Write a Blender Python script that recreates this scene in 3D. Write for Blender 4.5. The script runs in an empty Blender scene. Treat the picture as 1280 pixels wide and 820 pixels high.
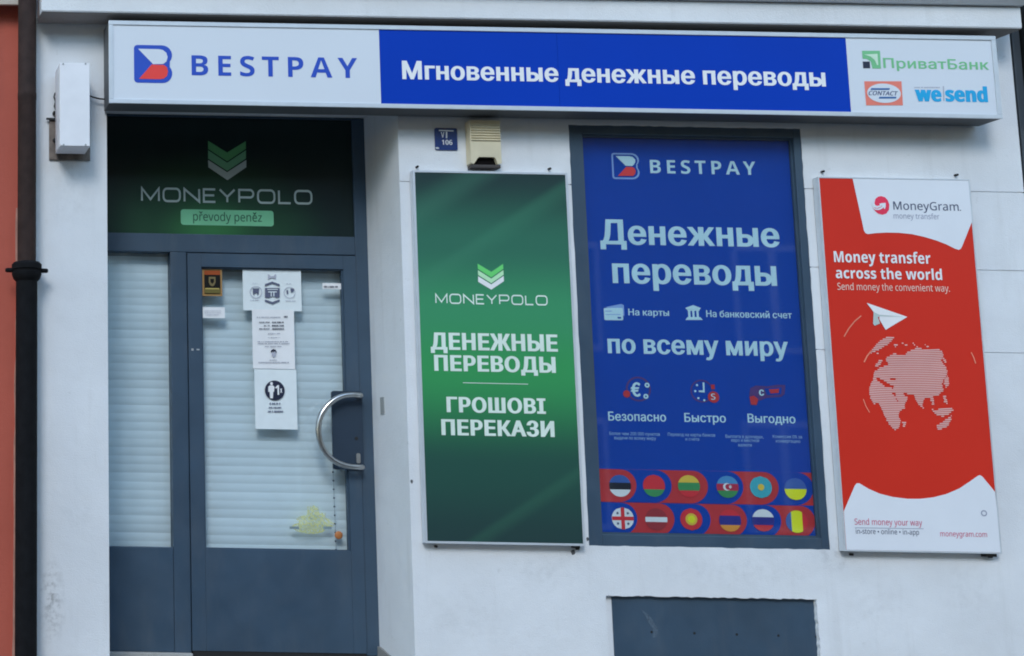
import bpy, bmesh, math, random
from mathutils import Vector, Matrix
from mathutils.geometry import delaunay_2d_cdt, interpolate_bezier
rnd = random.Random(7)
SC = bpy.context.scene
COL = SC.collection

# ------------------------------------------------------------------ camera
# wall plane is y = 0, x runs right, z up, pavement at z = 0; the photo is the right-hand crop of a
# wider frame, hence the lens shift
F_PX, CAM_D, CAM_Z = 1650.0, 6.93, 1.52
PITCH, ROLL, CX = math.radians(7.013), math.radians(1.013), -815.0
CAMP = Vector((0, -CAM_D, CAM_Z))
_f = Vector((0, math.cos(PITCH), math.sin(PITCH)))
_r0 = Vector((1, 0, 0))
_u0 = _r0.cross(_f)
_r = _r0 * math.cos(ROLL) + _u0 * math.sin(ROLL)
_u = -_r0 * math.sin(ROLL) + _u0 * math.cos(ROLL)
cam = bpy.data.cameras.new('camera')
cam.sensor_fit = 'HORIZONTAL'
cam.sensor_width = 36
cam.lens = F_PX * 36 / 1280
cam.shift_x = -CX / 1280
cam.clip_end = 3000
cam_o = bpy.data.objects.new('camera', cam)
M = Matrix(((_r.x, _u.x, -_f.x, CAMP.x), (_r.y, _u.y, -_f.y, CAMP.y), (_r.z, _u.z, -_f.z, CAMP.z), (0, 0, 0, 1)))
cam_o.matrix_world = M
COL.objects.link(cam_o)
SC.camera = cam_o

# ------------------------------------------------------------------ light
SUN_EL, SUN_AZ = math.radians(37), math.radians(23)      # azimuth: towards the left of straight-on
wd = bpy.data.worlds.new('World')
SC.world = wd
wd.use_nodes = True
nt = wd.node_tree
sky = nt.nodes.new('ShaderNodeTexSky')
sky.sky_type = 'NISHITA'
sky.sun_disc = False
sky.sun_elevation = SUN_EL
sky.sun_rotation = math.radians(180) + SUN_AZ
sky.air_density = 1.7
sky.dust_density = 0.0
sky.ozone_density = 1.0
nt.links.new(sky.outputs[0], nt.nodes['Background'].inputs[0])
nt.nodes['Background'].inputs[1].default_value = 0.15
sun = bpy.data.lights.new('sun', 'SUN')
sun.energy = 0.7
sun.angle = math.radians(18)
sun.color = (1.0, 0.98, 0.95)
sun_o = bpy.data.objects.new('sun', sun)
_sd = Vector((-math.sin(SUN_AZ) * math.cos(SUN_EL), -math.cos(SUN_AZ) * math.cos(SUN_EL), math.sin(SUN_EL)))
sun_o.rotation_euler = _sd.to_track_quat('Z', 'Y').to_euler()
sun_o.location = (0, -10, 12)
COL.objects.link(sun_o)
SC.view_settings.view_transform = 'Standard'
SC.view_settings.look = 'None'
SC.view_settings.gamma = 1
SC.view_settings.exposure = 1.03
SC.render.film_transparent = False
SC.cycles.filter_width = 1.9

# ------------------------------------------------------------------ photo pixel -> point on a plane y = Y
def W(px, py, Y=0.0):
    a = (px - 640 - CX) / F_PX
    b = -(py - 410) / F_PX
    d = _f + _r * a + _u * b
    t = (Y + CAM_D) / d.y
    p = CAMP + d * t
    return p.x, p.z
def RECT(xl, xr, yt, yb, Y):          # edges given at their middles
    xm, ym = (xl + xr) / 2, (yt + yb) / 2
    return W(xl, ym, Y)[0], W(xr, ym, Y)[0], W(xm, yb, Y)[1], W(xm, yt, Y)[1]     # x0 x1 z0 z1

# ------------------------------------------------------------------ materials
def lin(c):
    c = c / 255.0
    return c / 12.92 if c <= 0.04045 else ((c + 0.055) / 1.055) ** 2.4
WB = [lin(v) / 0.78 for v in (180, 197, 213)]            # how a white wall shows in this light
def seen(r, g, b):
    return tuple(min(0.85, lin(v) / w) for v, w in zip((r, g, b), WB))
MATS = {}
def mat(name, base, rough=0.5, metal=0.0, spec=0.5, var=0.06, scale=6.0, bump=0.0, bscale=60.0, coat=0.0):
    if name in MATS:
        return MATS[name]
    m = bpy.data.materials.new(name)
    m.use_nodes = True
    n, l = m.node_tree.nodes, m.node_tree.links
    p = n['Principled BSDF']
    p.inputs['Roughness'].default_value = rough
    p.inputs['Metallic'].default_value = metal
    p.inputs['Specular IOR Level'].default_value = spec
    p.inputs['Coat Weight'].default_value = coat
    g = n.new('ShaderNodeNewGeometry')
    tx = n.new('ShaderNodeTexNoise')
    tx.inputs['Scale'].default_value = scale
    tx.inputs['Detail'].default_value = 6
    l.new(g.outputs['Position'], tx.inputs['Vector'])
    mp = n.new('ShaderNodeMapRange')
    mp.inputs[1].default_value, mp.inputs[2].default_value = 0.3, 0.7
    mp.inputs[3].default_value, mp.inputs[4].default_value = 1 - var, 1 + var
    l.new(tx.outputs['Fac'], mp.inputs[0])
    mx = n.new('ShaderNodeVectorMath')
    mx.operation = 'SCALE'
    mx.inputs[0].default_value = base
    l.new(mp.outputs[0], mx.inputs['Scale'])
    l.new(mx.outputs[0], p.inputs['Base Color'])
    if bump:
        t2 = n.new('ShaderNodeTexNoise')
        t2.inputs['Scale'].default_value = bscale
        t2.inputs['Detail'].default_value = 5
        l.new(g.outputs['Position'], t2.inputs['Vector'])
        bp = n.new('ShaderNodeBump')
        bp.inputs['Strength'].default_value = bump
        bp.inputs['Distance'].default_value = 0.01
        l.new(t2.outputs['Fac'], bp.inputs['Height'])
        l.new(bp.outputs[0], p.inputs['Normal'])
    MATS[name] = m
    return m

def worn_paint(name, base, bare):
    m = mat(name, base, 0.45, var=0.12, scale=4, bump=0.06, bscale=160)
    n, l = m.node_tree.nodes, m.node_tree.links
    p = n['Principled BSDF']
    src = p.inputs['Base Color'].links[0].from_socket
    g = next(x for x in n if x.type == 'NEW_GEOMETRY')
    def noise(sc, scl, det=8):
        mp = n.new('ShaderNodeMapping'); mp.inputs['Scale'].default_value = scl
        l.new(g.outputs['Position'], mp.inputs[0])
        t = n.new('ShaderNodeTexNoise'); t.inputs['Scale'].default_value = sc; t.inputs['Detail'].default_value = det; t.inputs['Roughness'].default_value = 0.65
        l.new(mp.outputs[0], t.inputs['Vector'])
        return t.outputs['Fac']
    def rng(src_, a, b, c, d):
        r = n.new('ShaderNodeMapRange')
        for i_, v in enumerate((a, b, c, d)): r.inputs[i_ + 1].default_value = v
        l.new(src_, r.inputs[0]); return r.outputs[0]
    w = rng(noise(22, (1, 1, 0.5)), 0.66, 0.80, 0.0, 0.55)            # scuffs
    d = rng(noise(3, (3, 3, 0.7)), 0.5, 0.8, 0.0, 0.22)               # dusty runs
    m1 = n.new('ShaderNodeMix'); m1.data_type = 'RGBA'
    l.new(w, m1.inputs[0]); l.new(src, m1.inputs[6]); m1.inputs[7].default_value = (*bare, 1)
    m2 = n.new('ShaderNodeMix'); m2.data_type = 'RGBA'
    l.new(d, m2.inputs[0]); l.new(m1.outputs[2], m2.inputs[6]); m2.inputs[7].default_value = (0.14, 0.15, 0.155, 1)
    l.new(m2.outputs[2], p.inputs['Base Color'])
    l.new(rng(noise(7, (1, 1, 1)), 0.3, 0.7, 0.34, 0.6), p.inputs['Roughness'])
    return m

def plaster(name, base, dirt, amount=0.5):
    m = bpy.data.materials.new(name)
    m.use_nodes = True
    n, l = m.node_tree.nodes, m.node_tree.links
    p = n['Principled BSDF']
    p.inputs['Roughness'].default_value = 0.85
    p.inputs['Specular IOR Level'].default_value = 0.25
    g = n.new('ShaderNodeNewGeometry')
    def noise(sc, det=6, rough=0.6, vec=None, sy=None):
        t = n.new('ShaderNodeTexNoise')
        t.inputs['Scale'].default_value = sc
        t.inputs['Detail'].default_value = det
        t.inputs['Roughness'].default_value = rough
        if sy:
            mpn = n.new('ShaderNodeMapping')
            mpn.inputs['Scale'].default_value = sy
            l.new(g.outputs['Position'], mpn.inputs[0])
            l.new(mpn.outputs[0], t.inputs['Vector'])
        else:
            l.new(g.outputs['Position'], t.inputs['Vector'])
        return t
    def rng(src, a, b, c, d):
        r = n.new('ShaderNodeMapRange')
        for i, v in enumerate((a, b, c, d)):
            r.inputs[i + 1].default_value = v
        l.new(src, r.inputs[0])
        return r.outputs[0]
    big = rng(noise(1.3).outputs['Fac'], 0.3, 0.7, 0.91, 1.06)
    streak = rng(noise(1.0, 5, 0.6, sy=(9, 9, 0.9)).outputs['Fac'], 0.56, 0.8, 0.0, 0.3 * amount)
    spots = rng(noise(14, 8, 0.7).outputs['Fac'], 0.63, 0.78, 0.0, 0.55 * amount)
    sc = n.new('ShaderNodeVectorMath'); sc.operation = 'SCALE'
    sc.inputs[0].default_value = base
    l.new(big, sc.inputs['Scale'])
    mx = n.new('ShaderNodeMix'); mx.data_type = 'RGBA'
    l.new(streak, mx.inputs[0]); l.new(sc.outputs[0], mx.inputs[6]); mx.inputs[7].default_value = (*dirt, 1)
    m2 = n.new('ShaderNodeMix'); m2.data_type = 'RGBA'
    l.new(spots, m2.inputs[0]); l.new(mx.outputs[2], m2.inputs[6]); m2.inputs[7].default_value = (*dirt, 1)
    l.new(m2.outputs[2], p.inputs['Base Color'])
    b1 = noise(140, 4, 0.6); b2 = noise(5, 3, 0.5)
    ad = n.new('ShaderNodeMath'); ad.operation = 'MULTIPLY_ADD'
    l.new(b2.outputs['Fac'], ad.inputs[0]); ad.inputs[1].default_value = 3.5
    l.new(b1.outputs['Fac'], ad.inputs[2])
    bp = n.new('ShaderNodeBump')
    bp.inputs['Strength'].default_value = 0.32
    bp.inputs['Distance'].default_value = 0.008
    l.new(ad.outputs[0], bp.inputs['Height'])
    l.new(bp.outputs[0], p.inputs['Normal'])
    MATS[name] = m
    return m

def glass(name, tint=(0.93, 0.96, 0.97)):
    m = bpy.data.materials.new(name)
    m.use_nodes = True
    n, l = m.node_tree.nodes, m.node_tree.links
    n.remove(n['Principled BSDF'])
    tr = n.new('ShaderNodeBsdfTransparent'); tr.inputs[0].default_value = (*tint, 1)
    gl = n.new('ShaderNodeBsdfGlossy'); gl.inputs['Roughness'].default_value = 0.03
    lw = n.new('ShaderNodeLayerWeight'); lw.inputs[0].default_value = 0.5      # Schlick, the same from either side
    pw = n.new('ShaderNodeMath'); pw.operation = 'POWER'; pw.inputs[1].default_value = 5
    l.new(lw.outputs['Facing'], pw.inputs[0])
    fr = n.new('ShaderNodeMath'); fr.operation = 'MULTIPLY_ADD'; fr.inputs[1].default_value = 0.96; fr.inputs[2].default_value = 0.04
    l.new(pw.outputs[0], fr.inputs[0])
    mx = n.new('ShaderNodeMixShader')
    l.new(fr.outputs[0], mx.inputs[0]); l.new(tr.outputs[0], mx.inputs[1]); l.new(gl.outputs[0], mx.inputs[2])
    l.new(mx.outputs[0], n['Material Output'].inputs[0])
    MATS[name] = m
    return m

def ramp_print(name, stops, direction, lo, hi, streaks=(), rough=0.4):
    """printed gradient: colour ramp along a direction in the wall plane (x, z), with soft diagonal print streaks"""
    m = bpy.data.materials.new(name)
    m.use_nodes = True
    n, l = m.node_tree.nodes, m.node_tree.links
    p = n['Principled BSDF']
    p.inputs['Roughness'].default_value = rough
    p.inputs['Specular IOR Level'].default_value = 0.4
    g = n.new('ShaderNodeNewGeometry')
    def along(d):
        v = n.new('ShaderNodeVectorMath'); v.operation = 'DOT_PRODUCT'
        v.inputs[1].default_value = (d[0], 0, d[1])
        l.new(g.outputs['Position'], v.inputs[0])
        return v.outputs['Value']
    mp = n.new('ShaderNodeMapRange')
    mp.inputs[1].default_value, mp.inputs[2].default_value = lo, hi
    l.new(along(direction), mp.inputs[0])
    cr = n.new('ShaderNodeValToRGB')
    e = cr.color_ramp.elements
    cr.color_ramp.interpolation = 'EASE'
    while len(e) < len(stops):
        e.new(0.5)
    for i, (pos, c) in enumerate(stops):
        e[i].position = pos
        e[i].color = (*c, 1)
    l.new(mp.outputs[0], cr.inputs[0])
    out = cr.outputs[0]
    for (d, c0, soft_a, soft_b, col, amt) in streaks:
        r = n.new('ShaderNodeMapRange'); r.interpolation_type = 'SMOOTHSTEP'
        r.inputs[1].default_value, r.inputs[2].default_value = c0, c0 + soft_a
        l.new(along(d), r.inputs[0])
        r2 = n.new('ShaderNodeMapRange'); r2.interpolation_type = 'SMOOTHSTEP'
        r2.inputs[1].default_value, r2.inputs[2].default_value = c0 + soft_a, c0 + soft_a + soft_b
        r2.inputs[3].default_value, r2.inputs[4].default_value = amt, 0
        l.new(along(d), r2.inputs[0])
        mu = n.new('ShaderNodeMath'); mu.operation = 'MULTIPLY'
        l.new(r.outputs[0], mu.inputs[0]); l.new(r2.outputs[0], mu.inputs[1])
        mx = n.new('ShaderNodeMix'); mx.data_type = 'RGBA'
        l.new(mu.outputs[0], mx.inputs[0]); l.new(out, mx.inputs[6]); mx.inputs[7].default_value = (*col, 1)
        out = mx.outputs[2]
    l.new(out, p.inputs['Base Color'])
    MATS[name] = m
    return m

WALL = plaster('white_plaster', (0.765, 0.785, 0.805), (0.40, 0.40, 0.38), 0.8)
RED_WALL = plaster('red_plaster', (0.50, 0.115, 0.078), (0.30, 0.09, 0.07), 0.8)
BEIGE = plaster('beige_plaster', (0.52, 0.45, 0.38), (0.3, 0.26, 0.22), 0.6)
GREYWALL = plaster('grey_plaster', (0.22, 0.25, 0.28), (0.12, 0.12, 0.12), 0.6)
STONE = plaster('step_stone', (0.27, 0.27, 0.26), (0.12, 0.12, 0.115), 0.9)
SIGN_WHITE = mat('sign_white_acrylic', seen(171, 192, 214), 0.4, spec=0.35, var=0.015, scale=2)
SIGN_BLUE = mat('sign_blue_film', seen(0, 50, 164), 0.5, spec=0.12, var=0.03, scale=2)
LOGO_BLUE = mat('print_royal_blue', seen(18, 62, 172), 0.4, var=0.02)
LOGO_RED = mat('print_red', seen(205, 52, 48), 0.4, var=0.02)
PRINT_WHITE = mat('print_white', seen(205, 221, 236), 0.4, var=0.02)
ALU = mat('anodised_aluminium', (0.62, 0.64, 0.66), 0.42, metal=0.75, var=0.05, scale=14)
STEEL = mat('brushed_steel', (0.52, 0.52, 0.51), 0.28, metal=1.0, var=0.12, scale=40)
GREY_PAINT = worn_paint('slate_grey_paint', (0.041, 0.075, 0.117), (0.10, 0.13, 0.16))
DOOR_PAINT = GREY_PAINT
BLACK = mat('black_rubber', (0.012, 0.012, 0.013), 0.7, var=0.1)
IRON = mat('cast_iron_black', (0.007, 0.0075, 0.009), 0.85, spec=0.15, var=0.25, scale=20, bump=0.25, bscale=90)
IRON_BROWN = mat('cast_iron_brown', (0.034, 0.020, 0.017), 0.8, spec=0.25, var=0.25, scale=20, bump=0.25, bscale=90)
PAPER = mat('white_paper', seen(196, 208, 228), 0.7, var=0.03, scale=20)
PAPER2 = mat('cool_paper', seen(180, 204, 222), 0.7, var=0.03, scale=20)
INK = mat('grey_ink', seen(70, 82, 112), 0.6, var=0.08, scale=200)
INK_PALE = mat('pale_grey_ink', seen(140, 155, 180), 0.6, var=0.1, scale=200)
INK_NAVY = mat('navy_ink', (0.012, 0.016, 0.045), 0.5, var=0.05)
SLAT = mat('blind_slat_white', (0.79, 0.86, 0.885), 0.5, var=0.03, scale=8)
GLASS = glass('window_glass')

# ------------------------------------------------------------------ object helpers
ORI = {}
def new_obj(name, me, parent=None, label=None, cat=None, group=None, kind=None):
    o = bpy.data.objects.new(name, me)
    COL.objects.link(o)
    if parent is not None:
        o.parent = parent
    for k, v in (('label', label), ('category', cat), ('group', group), ('kind', kind)):
        if v:
            o[k] = v
    return o
def thing(name, label, cat, loc=(0, 0, 0), group=None, kind=None):
    o = new_obj(name, None, None, label, cat, group, kind)
    o.empty_display_size = 0.1
    o.location = loc
    ORI[o.name] = Vector(loc)
    return o
def origin(parent):
    p = parent
    while p is not None and p.parent is not None:
        p = p.parent
    return ORI.get(p.name, Vector((0, 0, 0))) if p is not None else Vector((0, 0, 0))
def finish(name, bm, mats, parent=None, smooth=False, **kw):
    """a mesh object from a bmesh in world coordinates; a top-level one gets its origin at its base"""
    if parent is None and kw.get('cat'):
        xs = [v.co for v in bm.verts]
        og = Vector(((min(v.x for v in xs) + max(v.x for v in xs)) / 2, (min(v.y for v in xs) + max(v.y for v in xs)) / 2, min(v.z for v in xs)))
    else:
        og = origin(parent)
    bmesh.ops.translate(bm, vec=-og, verts=bm.verts)
    me = bpy.data.meshes.new(name)
    bm.to_mesh(me)
    bm.free()
    for m in (mats if isinstance(mats, (list, tuple)) else [mats]):
        me.materials.append(m)
    if smooth:
        for p in me.polygons:
            p.use_smooth = True
    o = new_obj(name, me, parent, **kw)
    if parent is None and kw.get('cat'):
        o.location = og
        ORI[o.name] = og.copy()
    return o
def bm_box(bm, x0, x1, y0, y1, z0, z1, bevel=0.0, mi=0, seg=2):
    vs = [bm.verts.new((x, y, z)) for x in (x0, x1) for y in (y0, y1) for z in (z0, z1)]
    fs = []
    for q in ((0, 1, 3, 2), (4, 6, 7, 5), (0, 4, 5, 1), (2, 3, 7, 6), (0, 2, 6, 4), (1, 5, 7, 3)):
        f = bm.faces.new([vs[i] for i in q]); f.material_index = mi; fs.append(f)
    bmesh.ops.recalc_face_normals(bm, faces=fs)
    if bevel:
        es = list({e for f in fs for e in f.edges})
        bmesh.ops.bevel(bm, geom=es, offset=bevel, segments=seg, affect='EDGES', profile=0.6)
    return vs
def box(name, x0, x1, y0, y1, z0, z1, m, parent=None, bevel=0.0, **kw):
    bm = bmesh.new()
    bm_box(bm, min(x0, x1), max(x0, x1), y0, y1, min(z0, z1), max(z0, z1), bevel)
    return finish(name, bm, m, parent, **kw)

def winding(pt, conts):
    w = 0
    x, y = pt
    for c in conts:
        n = len(c)
        for i in range(n):
            x0, y0 = c[i]; x1, y1 = c[(i + 1) % n]
            if y0 <= y:
                if y1 > y and (x1 - x0) * (y - y0) - (x - x0) * (y1 - y0) > 0:
                    w += 1
            elif y1 <= y and (x1 - x0) * (y - y0) - (x - x0) * (y1 - y0) < 0:
                w -= 1
    return w
def tri(conts, evenodd=False):
    """triangulate a set of closed outlines, overlaps merged"""
    vs, es = [], []
    for c in conts:
        b = len(vs)
        vs += [Vector((float(p[0]), float(p[1]))) for p in c]
        es += [(b + i, b + (i + 1) % len(c)) for i in range(len(c))]
    ov, oe, of, a, b, c = delaunay_2d_cdt(vs, es, [], 1, 1e-7)
    keep = []
    for f in of:
        cx = sum(ov[i].x for i in f) / len(f); cy = sum(ov[i].y for i in f) / len(f)
        w = winding((cx, cy), conts)
        if (w % 2 if evenodd else w != 0):
            keep.append(f)
    return ov, keep
def bm_flat(bm, conts, Y, mi=0, evenodd=False):
    """flat print facing the street: outlines in (x, z)"""
    ov, fs = tri(conts, evenodd)
    used = {}
    for f in fs:
        vv = []
        for i in f:
            if i not in used:
                used[i] = bm.verts.new((ov[i].x, Y, ov[i].y))
            vv.append(used[i])
        try:
            fc = bm.faces.new(vv)
        except ValueError:
            continue
        fc.normal_update()
        if fc.normal.y > 0:
            fc.normal_flip()
        fc.material_index = mi
def bm_slab(bm, conts, Y0, Y1, mi=0, evenodd=True):
    """outline in (x, z) with thickness from Y0 (front) to Y1"""
    bm_flat(bm, conts, Y0, mi, evenodd)
    for c in conts:
        n = len(c)
        a = [bm.verts.new((p[0], Y0, p[1])) for p in c]
        b = [bm.verts.new((p[0], Y1, p[1])) for p in c]
        for i in range(n):
            f = bm.faces.new((a[i], a[(i + 1) % n], b[(i + 1) % n], b[i])); f.material_index = mi
    bmesh.ops.remove_doubles(bm, verts=bm.verts, dist=1e-6)
    bmesh.ops.recalc_face_normals(bm, faces=bm.faces)
def PX(pts, Y, o=(0, 0), s=1.0):
    return [W(o[0] + p[0] / s, o[1] + p[1] / s, Y) for p in pts]
def flat(name, parent, m, conts, Y, evenodd=False, **kw):
    bm = bmesh.new()
    bm_flat(bm, conts, Y, 0, evenodd)
    return finish(name, bm, m, parent, **kw)
def disc(cx, cz, r, n=28, ry=None):
    ry = ry or r
    return [(cx + r * math.cos(2 * math.pi * i / n), cz + ry * math.sin(2 * math.pi * i / n)) for i in range(n)]
def rrect(x0, x1, z0, z1, r, n=5):
    pts = []
    for cx, cz, a0 in ((x1 - r, z1 - r, 0), (x0 + r, z1 - r, 90), (x0 + r, z0 + r, 180), (x1 - r, z0 + r, 270)):
        for i in range(n + 1):
            a = math.radians(a0 + 90 * i / n)
            pts.append((cx + r * math.cos(a), cz + r * math.sin(a)))
    return pts
def bm_tube(bm, pts, r, n=10, mi=0, cap=True):
    rings = []
    s = None
    for i, p in enumerate(pts):
        p = Vector(p)
        a = Vector(pts[max(0, i - 1)]); b = Vector(pts[min(len(pts) - 1, i + 1)])
        t = (b - a).normalized()
        if s is None:
            up = Vector((0, 0, 1)) if abs(t.z) < 0.9 else Vector((0, 1, 0))
            s = t.cross(up).normalized()
        else:
            s = (s - t * s.dot(t)).normalized()
        q = s.cross(t)
        rr = r[i] if isinstance(r, (list, tuple)) else r
        rings.append([bm.verts.new(p + (s * math.cos(2 * math.pi * k / n) + q * math.sin(2 * math.pi * k / n)) * rr) for k in range(n)])
    fs = []
    for a, b in zip(rings, rings[1:]):
        for k in range(n):
            fs.append(bm.faces.new((a[k], a[(k + 1) % n], b[(k + 1) % n], b[k])))
    if cap:
        fs.append(bm.faces.new(rings[0])); fs.append(bm.faces.new(list(reversed(rings[-1]))))
    for f in fs:
        f.material_index = mi
    bmesh.ops.recalc_face_normals(bm, faces=fs)

# ------------------------------------------------------------------ lettering
GL = {}
def up_char(ch, bold):
    o = ord(ch)
    if 'A' <= ch <= 'Z':
        return chr((0x1D5D4 if bold else 0x1D5A0) + o - 65)
    if 'a' <= ch <= 'z':
        return chr((0x1D5EE if bold else 0x1D5BA) + o - 97)
    if '0' <= ch <= '9':
        return chr((0x1D7EC if bold else 0x1D7E2) + o - 48)
    return ch
_fc = bpy.data.curves.new('glyphs', 'FONT')
_fo = bpy.data.objects.new('glyphs', _fc)
COL.objects.link(_fo)
RAW, ADV = {}, {}
def spline_points(sp):
    if sp.type == 'BEZIER':
        bp = sp.bezier_points
        pts = []
        n = len(bp)
        for i in range(n):
            a, b = bp[i], bp[(i + 1) % n]
            straight = (a.handle_right - a.co).cross(b.co - a.co).length < 1e-6 and (b.handle_left - b.co).cross(b.co - a.co).length < 1e-6
            seg = [a.co, b.co] if straight else interpolate_bezier(a.co, a.handle_right, b.handle_left, b.co, 6)
            pts += [(v.x, v.y) for v in seg[:-1]]
    else:
        pts = [(p.co.x, p.co.y) for p in sp.points]
    cl = []
    for p in pts:
        if not cl or math.hypot(p[0] - cl[-1][0], p[1] - cl[-1][1]) > 1e-4:
            cl.append(p)
    if len(cl) > 2 and math.hypot(cl[0][0] - cl[-1][0], cl[0][1] - cl[-1][1]) < 1e-4:
        cl.pop()
    return cl
def load_glyphs(chars):
    """outlines and pen advances of all needed characters at once: each on a line of its own between two bars"""
    chars = sorted(chars)
    _fc.space_line = 4
    _fc.body = '\n'.join(['||'] + ['|' + c + '|' for c in chars] + ['||'])
    dg = bpy.context.evaluated_depsgraph_get()
    cu = _fo.evaluated_get(dg).to_curve(dg)
    sps = [c for c in (spline_points(sp) for sp in cu.splines) if len(c) > 2]
    _fo.to_curve_clear()
    mean = lambda c: sum(p[1] for p in c) / len(c)
    y0, y1 = mean(sps[0]), mean(sps[-1])
    n = len(chars) + 2
    L = (y0 - y1) / (n - 1)
    rows = [[] for _ in range(n)]
    for c in sps:
        rows[min(n - 1, max(0, round((y0 - mean(c)) / L)))].append(c)
    bar = lambda r: sorted(r, key=lambda c: min(p[0] for p in c))
    r0 = bar(rows[0])
    b0 = min(p[0] for p in r0[0]); adv_bar = min(p[0] for p in r0[1]) - b0
    for i, ch in enumerate(chars):
        r = bar(rows[i + 1])
        RAW[ch] = [[(p[0] - adv_bar, p[1] + L * (i + 1)) for p in c] for c in r[1:-1]]
        ADV[ch] = min(p[0] for p in r[-1]) - b0 - adv_bar
def outline(ch):
    if ch not in RAW:
        load_glyphs([ch])
    return RAW[ch]
def advance(ch):
    outline(ch)
    return ADV[ch]
def area(c):
    return sum(c[i][0] * c[(i + 1) % len(c)][1] - c[(i + 1) % len(c)][0] * c[i][1] for i in range(len(c))) / 2
def fatten(conts, d):
    if not d or not conts:
        return conts
    big = max(conts, key=lambda c: abs(area(c)))
    s = 1 if area(big) > 0 else -1
    out = []
    for c in conts:
        n = len(c); r = []
        for i in range(n):
            p0, p, p1 = Vector(c[i - 1]), Vector(c[i]), Vector(c[(i + 1) % n])
            e0 = (p - p0).normalized(); e1 = (p1 - p).normalized()
            n0 = Vector((e0.y, -e0.x)) * s; n1 = Vector((e1.y, -e1.x)) * s
            m = n0 + n1
            k = max(0.35, (1 + n0.dot(n1)) / 2)
            m = (m / 2) / k
            r.append((p.x + m.x * d, p.y + m.y * d * 0.35))
        out.append(r)
    return out
_need = set()
for _b, _t in ((True, 'BESTPAYwesendMonytrafcolhd1x'), (False, 'převodypeněz' + 'CONTACTVMoneyGramtransferSendmoneytheconvenientway.urin-store•lapp.mg0126€%,S' + 'МгновенныеДжрдПБанкЕНЖЫРОШІКАЗИуч' + 'всемувиртбыстйхюцяоВГБщпзклЛ'), ):
    for _c in set(_t):
        if _c in 'řě':
            _c = {'ř': 'r', 'ě': 'e'}[_c]
        _need.add(up_char(_c, _b))
load_glyphs(_need)
CARON = [(-0.17, 0.24), (-0.09, 0.24), (0.0, 0.12), (0.09, 0.24), (0.17, 0.24), (0.055, 0.0), (-0.055, 0.0)]
def glyph(ch, bold, fat):
    k = (ch, bold, fat)
    if k in GL:
        return GL[k]
    if ch == ' ':
        GL[k] = ([], 0.27)
        return GL[k]
    b = {'ř': 'r', 'ě': 'e'}.get(ch, ch)
    cs = outline(up_char(b, bold))
    ad = advance(up_char(b, bold))
    cyr = ord(b) > 0x3FF
    cs = fatten(cs, fat if (cyr or not b.isalnum()) else fat * 0.6)
    if b != ch:
        xs = [p[0] for c in cs for p in c]; ys = [p[1] for c in cs for p in c]
        cx = (min(xs) + max(xs)) / 2; top = max(ys) + 0.05
        car = [(cx + p[0] * 1.1, top + p[1] * 0.75) for p in CARON]
        big = max(cs, key=lambda c: abs(area(c)))
        if area(big) * area(car) < 0:
            car.reverse()
        cs = cs + [car]
    GL[k] = (cs, ad + (fat * 1.2 if cyr else fat * 0.8))
    return GL[k]
def capheight(bold, cyr):
    c = glyph('Н' if cyr else 'H', bold, 0)[0]
    return max(p[1] for q in c for p in q)
TRI = {}
def layout(s, bold, fat, track, slant=0.0):
    x = 0; out = []
    for ch in s:
        cs, ad = glyph(ch, bold, fat)
        if cs:
            k = (ch, bold, fat)
            if k not in TRI:
                TRI[k] = tri(cs)
            ov, fs = TRI[k]
            out.append(([(p[0] + x + slant * p[1], p[1]) for p in ov], fs))
        x += ad + track
    allx = [vs[i][0] for vs, fs in out for f in fs for i in f]
    x0, x1 = min(allx), max(allx)
    return [([((p[0] - x0) / (x1 - x0), p[1]) for p in vs], fs) for vs, fs in out]
def text(parent, s, xl, yl, xr, yr, cap, Y, m, bold=False, fat=0.0, track=0.0, name='lettering', slant=0.0, label=None):
    """a printed line from (xl, yl) to (xr, yr) of the photograph on the plane Y; cap = height of a capital in photo pixels"""
    ax, az = W(xl, yl, Y); bx, bz = W(xr, yr, Y)
    az = bz = (az + bz) / 2
    hz = W((xl + xr) / 2, (yl + yr) / 2 - cap, Y)[1] - W((xl + xr) / 2, (yl + yr) / 2, Y)[1]
    cyr = any(ord(c) > 0x3FF and c.isalpha() for c in s)
    ch = capheight(bold, cyr) + fat * 0.35 * (1 if cyr else 0.6)
    bm = bmesh.new()
    for vs, fs in layout(s, bold, fat, track, slant):
        bv = {}
        for f in fs:
            for i in f:
                if i not in bv:
                    bv[i] = bm.verts.new((ax + (bx - ax) * vs[i][0], Y, az + hz * vs[i][1] / ch))
            fc = bm.faces.new([bv[i] for i in f])
            fc.normal_update()
            if fc.normal.y > 0:
                fc.normal_flip()
    return finish(name, bm, m, parent, label=label)

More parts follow.
